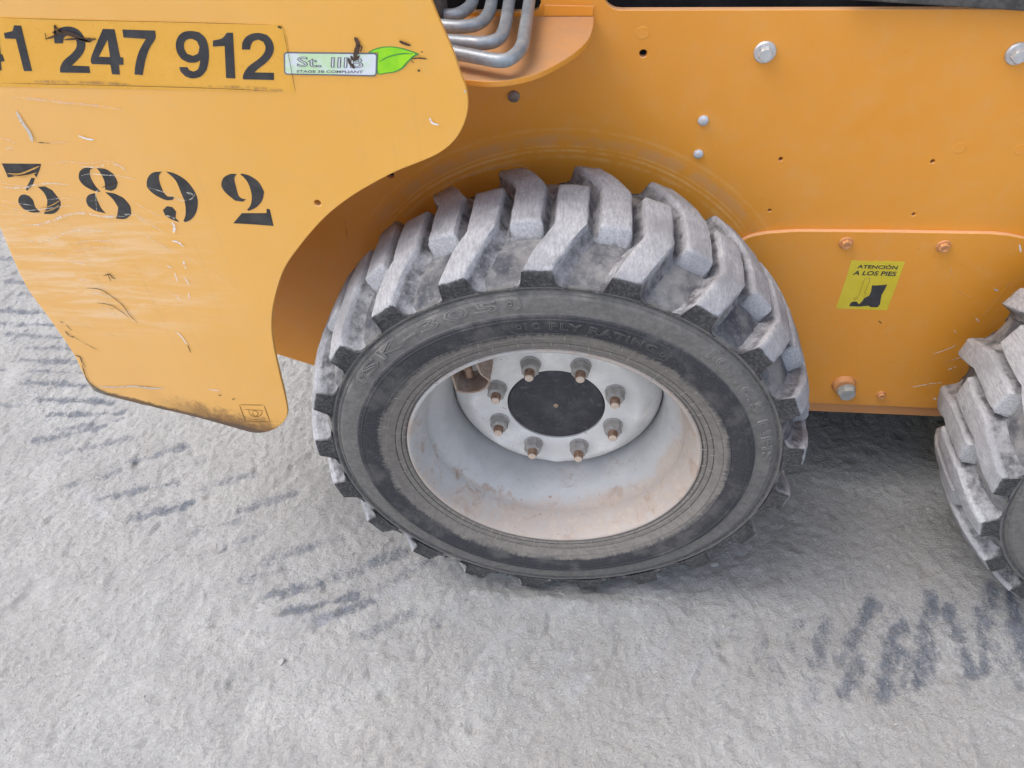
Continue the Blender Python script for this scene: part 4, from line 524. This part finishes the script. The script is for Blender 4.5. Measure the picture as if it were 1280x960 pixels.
# ---------------------------------------------------------------- wheels
YC = .105
def rb(y): return .362 - .0225*(abs(y-YC)/.114)**3.5
def rt(y): return .386 - .019*(abs(y-YC)/.121)**2.6
SIDE = [(.060, .2140), (.020, .2155), (.008, .2215), (-.0030, .2272), (-.0050, .2300), (-.0048, .2320), (-.0043, .2326), (-.0062, .2335), (-.0075, .2370), (-.0078, .2404), (-.0070, .2412), (-.0086, .2422), (-.0115, .248), (-.0150, .258), (-.0176, .270), (-.0190, .284), (-.0190, .2950), (-.0180, .2968), (-.0152, .2985), (-.0150, .302), (-.0152, .312), (-.0140, .321), (-.0100, .3278), (-.0088, .3305), (-.0100, .3322), (-.0112, .3345), (-.0112, .3368), (-.0098, .3385)]
S0 = SIDE[3:]
for r0 in (.2535, .2645, .2905, .3262):       # fine moulded rings
    y0 = float(np.interp(r0, [p[1] for p in S0], [p[0] for p in S0])); SIDE += [(y0, r0-.0011), (y0-.0008, r0), (y0, r0+.0011)]
SIDE = SIDE[:3] + sorted(SIDE[3:], key=lambda p: p[1])
prof = SIDE + [(y, rb(y)) for y in (-.008, .0, .012, .03, .05, .08, .105)]
prof = prof + [(2*YC - y, r) for y, r in prof[-2::-1]]
def tn(a, y, r):
    return y + .0008*math.sin(5*a+1)*(r > .25), r
tyre_me = lathe('tyre', prof, 252, True, 25, tn)
def side_y(r):
    P = [(q[1], q[0]) for q in SIDE[3:]]; return float(np.interp(r, [p[0] for p in P], [p[1] for p in P]))
NL, TH0 = 21, 86.85
def lug_mesh(inner, seed):
    r_ = np.random.default_rng(seed)
    ys = [-.0165, -.0135, -.004, .010, .024, .038, .050, .059, .068, .085, .105, .125, .140, .1465, .1495]
    rows = []
    def shift(y): return 5.9*max(0, (.060-y)/.0765) if y < .060 else 0
    us = [(-1, .0190, .03), (-1, .0110, .13), (-1, .0058, .32), (-1, .0024, .64), (-1, .0002, .88), (-1, -.0012, .965), (-1, -.0040, 1.0), (-.5, 0, 1.0), (0, 0, 1.0), (.5, 0, 1.0), (1, -.0040, 1.0), (1, -.0012, .965), (1, .0002, .88), (1, .0024, .64), (1, .0058, .32), (1, .0110, .13), (1, .0190, .03)]
    V = []; dust = []
    st = [('end', ys[0]+.0022-.006)] + [('row', y) for y in ys] + [('end2', .1560)]
    st[0:1] = [('end', -.0125), ('toe', -.0150)]
    for kind, y in st:
        hw = 2.78 if y < .0 else 2.95
        w = math.radians(hw)*.375 + .0010*(r_.random()-.5)
        for sgn, off, f in us:
            yy = y; a, b = rb(min(max(y, -.009), .219))-.003, rt(y)
            r = a + (b-a)*f
            if kind == 'end': r = rb(-.009)-.002
            if kind == 'end2': r = rb(y)-.004
            if kind == 'row' and y in (ys[0], ys[-1]) and f > .85: r = b - .0028
            if kind == 'row' and y in (ys[0], ys[-1]) and f < .5: r = a + (b-a)*f*.6
            u = (w*abs(sgn) + off)*np.sign(sgn)
            if kind == 'end': u *= 1.30
            if kind == 'toe': u *= 1.10; r = rb(-.009) + (min(r, b) - rb(-.009))*.45
            if kind == 'end2': u *= 1.05
            if f == 1.0 and kind == 'row': r += .0018*(r_.random()-.65)
            if kind == 'row' and f >= .88: u += .0019*(r_.random()-.5); yy += .0008*(r_.random()-.5)
            th = math.radians(90 + shift(y)) - u/.375
            V.append((r*math.cos(th), yy, r*math.sin(th)))
            dust.append(0.10 if kind == 'end' else .02 if kind == 'toe' else (.12 if y == ys[0] else (1.0 if f == 1.0 else (.72 if f >= .88 else .42))))
            if kind == 'end2': dust[-1] = .4
    n = len(us); F = []
    for i in range(len(st)-1):
        for j in range(n-1): F.append((i*n+j, i*n+j+1, (i+1)*n+j+1, (i+1)*n+j))
    if inner: V = [(x, 2*YC - y, z) for x, y, z in V]          # the same lug mirrored, running in from the far shoulder
    me = mesh('tread_lug', V, F, 48)
    at = me.attributes.new('dust', 'FLOAT', 'POINT'); at.data.foreach_set('value', np.array(dust, np.float32)); return me
LUG = {(i, k): lug_mesh(i, 20+k+7*i) for i in (0, 1) for k in range(4)}
# rim, disc, cap
RIMP = [(.012, .2225), (.004, .2245), (.0000, .2252), (-.0035, .2242), (-.0048, .2218), (-.0036, .2194), (-.0005, .2172), (.006, .2142), (.014, .2112), (.024, .2080), (.036, .2034), (.044, .2026), (.051, .2020), (.0565, .1975), (.066, .1890), (.078, .1810), (.092, .1762), (.130, .1742), (.200, .1742), (.212, .2200)]
rim_me = lathe('rim', RIMP, 160, False, 60)
NA = [22.9 + 45*k for k in range(8)]
def dfn(a, y, r):
    if .122 < r < .160:
        k = ((math.degrees(a) - 22.9 + 22.5) % 45) - 22.5; k = 22.5 - abs(k)
        y -= .0042*math.exp(-(k/6.0)**2)*math.exp(-((r-.139)/.0085)**2)
    return y, r
DISCP = [(.150, .0795), (.1062, .0795), (.1050, .0810), (.1050, .100), (.1050, .118), (.1050, .124), (.1042, .129), (.1042, .133), (.1060, .138), (.1090, .144), (.1135, .150), (.1190, .157), (.1255, .1635), (.1320, .1688), (.1360, .1712), (.1400, .1722)]
disc_me = lathe('wheel_disc', DISCP, 160, False, 40, dfn)
cap_me = lathe('hub_cap', [(.118, .0772), (.1078, .0772), (.1070, .0762), (.1068, .05), (.1064, .02), (.1064, .0003)], 64, False, 40)
dot_me = lathe('cap_screw', [(.1064, .0042), (.1052, .0036), (.1046, .0020), (.1048, .0003)], 16)
# hexagon nut with conical washer, stud
nut_me = hexbolt('wheel_nut', .0150, .0155, .0165, .0025)
stud_me = lathe('wheel_stud', [(0, .0078), (-.0275, .0078), (-.0305, .0072), (-.0308, .0066)], 20)
tip_me = lathe('stud_tip', [(-.0309, .0068), (-.0324, .0058), (-.0330, .0003)], 20)
def bracket():
    """Bent guard round the valve, welded into the barrel."""
    P = cat([(-.155, .118), (-.152, .095), (-.1495, .0765), (-.146, .0725), (-.138, .0712), (-.127, .0722), (-.115, .0765), (-.106, .0835), (-.1015, .092), (-.1015, .099), (-.110, .108), (-.1145, .118), (-.119, .138)], 4)
    n = len(P); V = [(p[0], y, p[1]) for y in (.060, .083, .106) for p in P]; F = [(k*n+i, k*n+i+1, (k+1)*n+i+1, (k+1)*n+i) for k in range(2) for i in range(n-1)]
    me = bpy.data.meshes.new('valve_guard'); me.from_pydata(V, [], F)
    bm = bmesh.new(); bm.from_mesh(me); bmesh.ops.solidify(bm, geom=bm.faces[:], thickness=.0032); bmesh.ops.recalc_face_normals(bm, faces=bm.faces); bm.to_mesh(me); bm.free(); return smooth(me, 40)
guard_me = bracket(); stem_me = mesh('valve_stem', *tube([(-.140, .084, .150), (-.136, .080, .125), (-.132, .076, .106), (-.1315, .0755, .102), (-.1305, .0745, .092)], .0062, 12))
def hairs():
    V = []; F = []
    r_ = random.Random(5)
    for r0, n, L in ((.2275, 74, .006), (.2400, 60, .007), (.2575, 26, .005)):
        for i in range(n):
            if r_.random() < .22: continue
            a = 2*math.pi*(i + r_.uniform(-.25, .25))/n; l = L*r_.uniform(.4, 1.3); y0 = side_y(r0) if r0 > .2275 else -.0045
            c, s_ = math.cos(a), math.sin(a); tl = r_.uniform(-.15, .15)
            p = [(( r0+q*l)*math.cos(a+tl*q*.03), y0 - .0014 - .0008*(1-abs(q)), (r0+q*l)*math.sin(a+tl*q*.03)) for q in (-.6, 0, .6)]
            v, f = tube(p, .00036, 4); b = len(V); V += v; F += [tuple(b+k for k in g) for g in f]
    return mesh('moulding_hair', V, F, None)
hair_me = hairs()
def arc_text(s, rc, h, deg0, deg1, raise_=.0012, bold=.0, hollow=True):
    """Raised sidewall lettering between two clock angles (deg from +x, running clockwise), feet towards the hub."""
    me, c, asp = text_mesh(s, bold, res=2, spacing=1.1, outline=.034)
    n = len(me.vertices); a = np.radians(deg0 + (deg1-deg0)*c[:, 0]); r = rc - h/2 + h*c[:, 1]
    y = np.array([side_y(q) for q in r]) - raise_*c[:, 2] + .0008*(1-c[:, 2])
    co = np.stack([r*np.cos(a), y, r*np.sin(a)], 1); me.vertices.foreach_set('co', co.ravel()); me.update(); me.name = 'lettering'; return me
LET = [('SK-305', .3150, .0175, 146, 102, .0014, .0), ('10-16.5 NHS', .3150, .0165, 50, 6, .0014, .0), ('10 PLY RATING', .280, .0125, 97, 61, .0010, .0)]
let_me = [arc_text(*a) for a in LET]
def frame_line(pts):
    V, F = tube([(r*math.cos(math.radians(a)), side_y(r)-.0003, r*math.sin(math.radians(a))) for a, r in pts], .0006, 5); return V, F
def frames():
    V = []; F = []
    for P in FRAMES:
        Q = []
        for (a0, r0), (a1, r1) in zip(P, P[1:]):
            k = max(2, int(abs(a1-a0)/2)); Q += [(a0+(a1-a0)*i/k, r0+(r1-r0)*i/k) for i in range(k)]
        Q.append(P[-1]); v, f = frame_line(Q); b = len(V); V += v; F += [tuple(b+k for k in g) for g in f]
    for a, r in DOTS:
        q = math.radians(a); cx, cz = r*math.cos(q), r*math.sin(q)
        v, f = tube([(cx+.0032*math.cos(t), side_y(r)-.0005, cz+.0032*math.sin(t)) for t in np.linspace(0, 2*math.pi, 17)], .0008, 5, False); b = len(V); V += v; F += [tuple(b+k for k in g) for g in f]
    return mesh('moulded_frame', V, F, None)
FRAMES = [[(148, .306), (150, .310), (150, .322), (148, .325), (99, .325), (97, .322), (97, .309), (98.5, .305)], [(101, .292), (101, .272), (99, .266), (60, .266), (57, .270), (57, .286), (59, .292)]]
DOTS = [(147.5, .3155), (99.5, .3155), (98.5, .280), (58.8, .278)]
frame_me = frames()

def make_wheel(x, phase, seed, lab):
    r_ = random.Random(seed)
    w = link('wheel', None, None, loader, (x, 0, .375), label=lab)
    link('tyre', tyre_me, M['tyre'], w)
    for k in range(NL):
        for inner in (0, 1):
            th = TH0 + phase + k*360/NL + (180/NL if inner else 0)
            if inner: th += .0
            link('tread_lug', LUG[(inner, r_.randrange(4))], M['lug'], w, (0, 0, 0), (0, math.radians(90-th), 0))
    link('rim', rim_me, M['rim'], w); link('wheel_disc', disc_me, M['disc'], w); link('hub_cap', cap_me, M['cap'], w); link('cap_screw', dot_me, M['capdot'], w)
    for a in NA:
        q = math.radians(a + (phase if x > .5 else 0)); p = (.1016*math.cos(q), .1048, .1016*math.sin(q))
        link('wheel_nut', nut_me, M['nut'], w, p, (0, r_.uniform(0, 1.05), 0)); p = (p[0], p[1] + r_.uniform(-.0012, .0024), p[2]); link('wheel_stud', stud_me, M['stud'], w, p); link('stud_tip', tip_me, M['stud_tip'], w, p)
    ro = (0, 0 if x < .5 else -math.radians(phase), 0); link('valve_guard', guard_me, M['bracket'], w, (0, 0, 0), ro); link('valve_stem', stem_me, M['stud'], w, (0, 0, 0), ro)
    link('moulding_hair', hair_me, M['hair'], w, kind='stuff'); link('moulded_frame', frame_me, M['letter'], w, (0, 0, 0), (0, 0 if x < .5 else 2.2, 0))
    for me in let_me: link('lettering', me, M['letter'], w, (0, 0, 0), (0, 0 if x < .5 else 2.2, 0))
    return w
make_wheel(0, 0, 3, 'whole dusty wheel with grey rim')
make_wheel(1.01, 1.5, 9, 'partly seen dusty wheel at the edge')

# ---------------------------------------------------------------- loose stones and grit
def stone(seed):
    bm = bmesh.new(); bmesh.ops.create_icosphere(bm, subdivisions=2, radius=1); r_ = random.Random(seed)
    d = [Vector((r_.gauss(0, 1), r_.gauss(0, 1), r_.gauss(0, 1))).normalized() for _ in range(7)]
    for v in bm.verts:
        for q in d:
            t = v.co.dot(q); 
            if t > .62: v.co -= q*(t-.62)*.9
        v.co.z *= .62; v.co *= 1 + .06*r_.uniform(-1, 1)
    me = bpy.data.meshes.new('stone'); bm.to_mesh(me); bm.free(); return smooth(me, 30)
SM = [stone(i) for i in range(5)]
def gz(x, y): return float(Z[np.abs(gx-x).argmin(), np.abs(gy-y).argmin()])
for i, (x, y) in enumerate(D2['stones']):
    s_ = (.0078, .0062)[i] if i < 2 else random.uniform(.0019, .0036)
    o = link('stone', SM[i % 5], M['stone'], None, (x, y, gz(x, y)+s_*.28), (random.uniform(-.3, .3), random.uniform(-.3, .3), random.uniform(0, 6))); o.scale = (s_*1.2, s_*.9, s_)
    o['category'] = 'stone'
    if i == 0: o['label'] = 'pale stone touching the foot of the whole tyre'
    elif i == 1: o['label'] = 'pale pebble alone on the ground below the rear panel'
    else: o['label'] = 'tiny grey pebble lying loose in the ground dust'; o['group'] = 'tiny pebbles on the dusty ground'
V = []; F = []
base = [(v.co.copy()) for v in SM[0].vertices]; 
for i in range(9000):
    x, y = rng.uniform(-1.6, 1.2), rng.uniform(-.45, 1.05); s_ = .0006 + .0022*rng.random()**5; z = gz(x, y); b = len(V); a = rng.uniform(0, 6.28); q = rng.uniform(.6, 1.3, 3)
    for k, (dx, dy, dz) in enumerate(((1, 0, 0), (-.5, .87, 0), (-.5, -.87, 0), (0, 0, 1.0), (.6, .6, .55))):
        V.append((x + s_*q[0]*(dx*math.cos(a)-dy*math.sin(a)), y + s_*q[1]*(dx*math.sin(a)+dy*math.cos(a)), z + s_*q[2]*dz))
    F += [(b, b+4, b+3), (b+4, b+1, b+3), (b+1, b+2, b+3), (b+2, b, b+3), (b, b+1, b+4)]
link('grit', mesh('grit', V, F, None), M['stone'], label='fine crumbs of pale grit scattered over the ground', category='grit', kind='stuff')
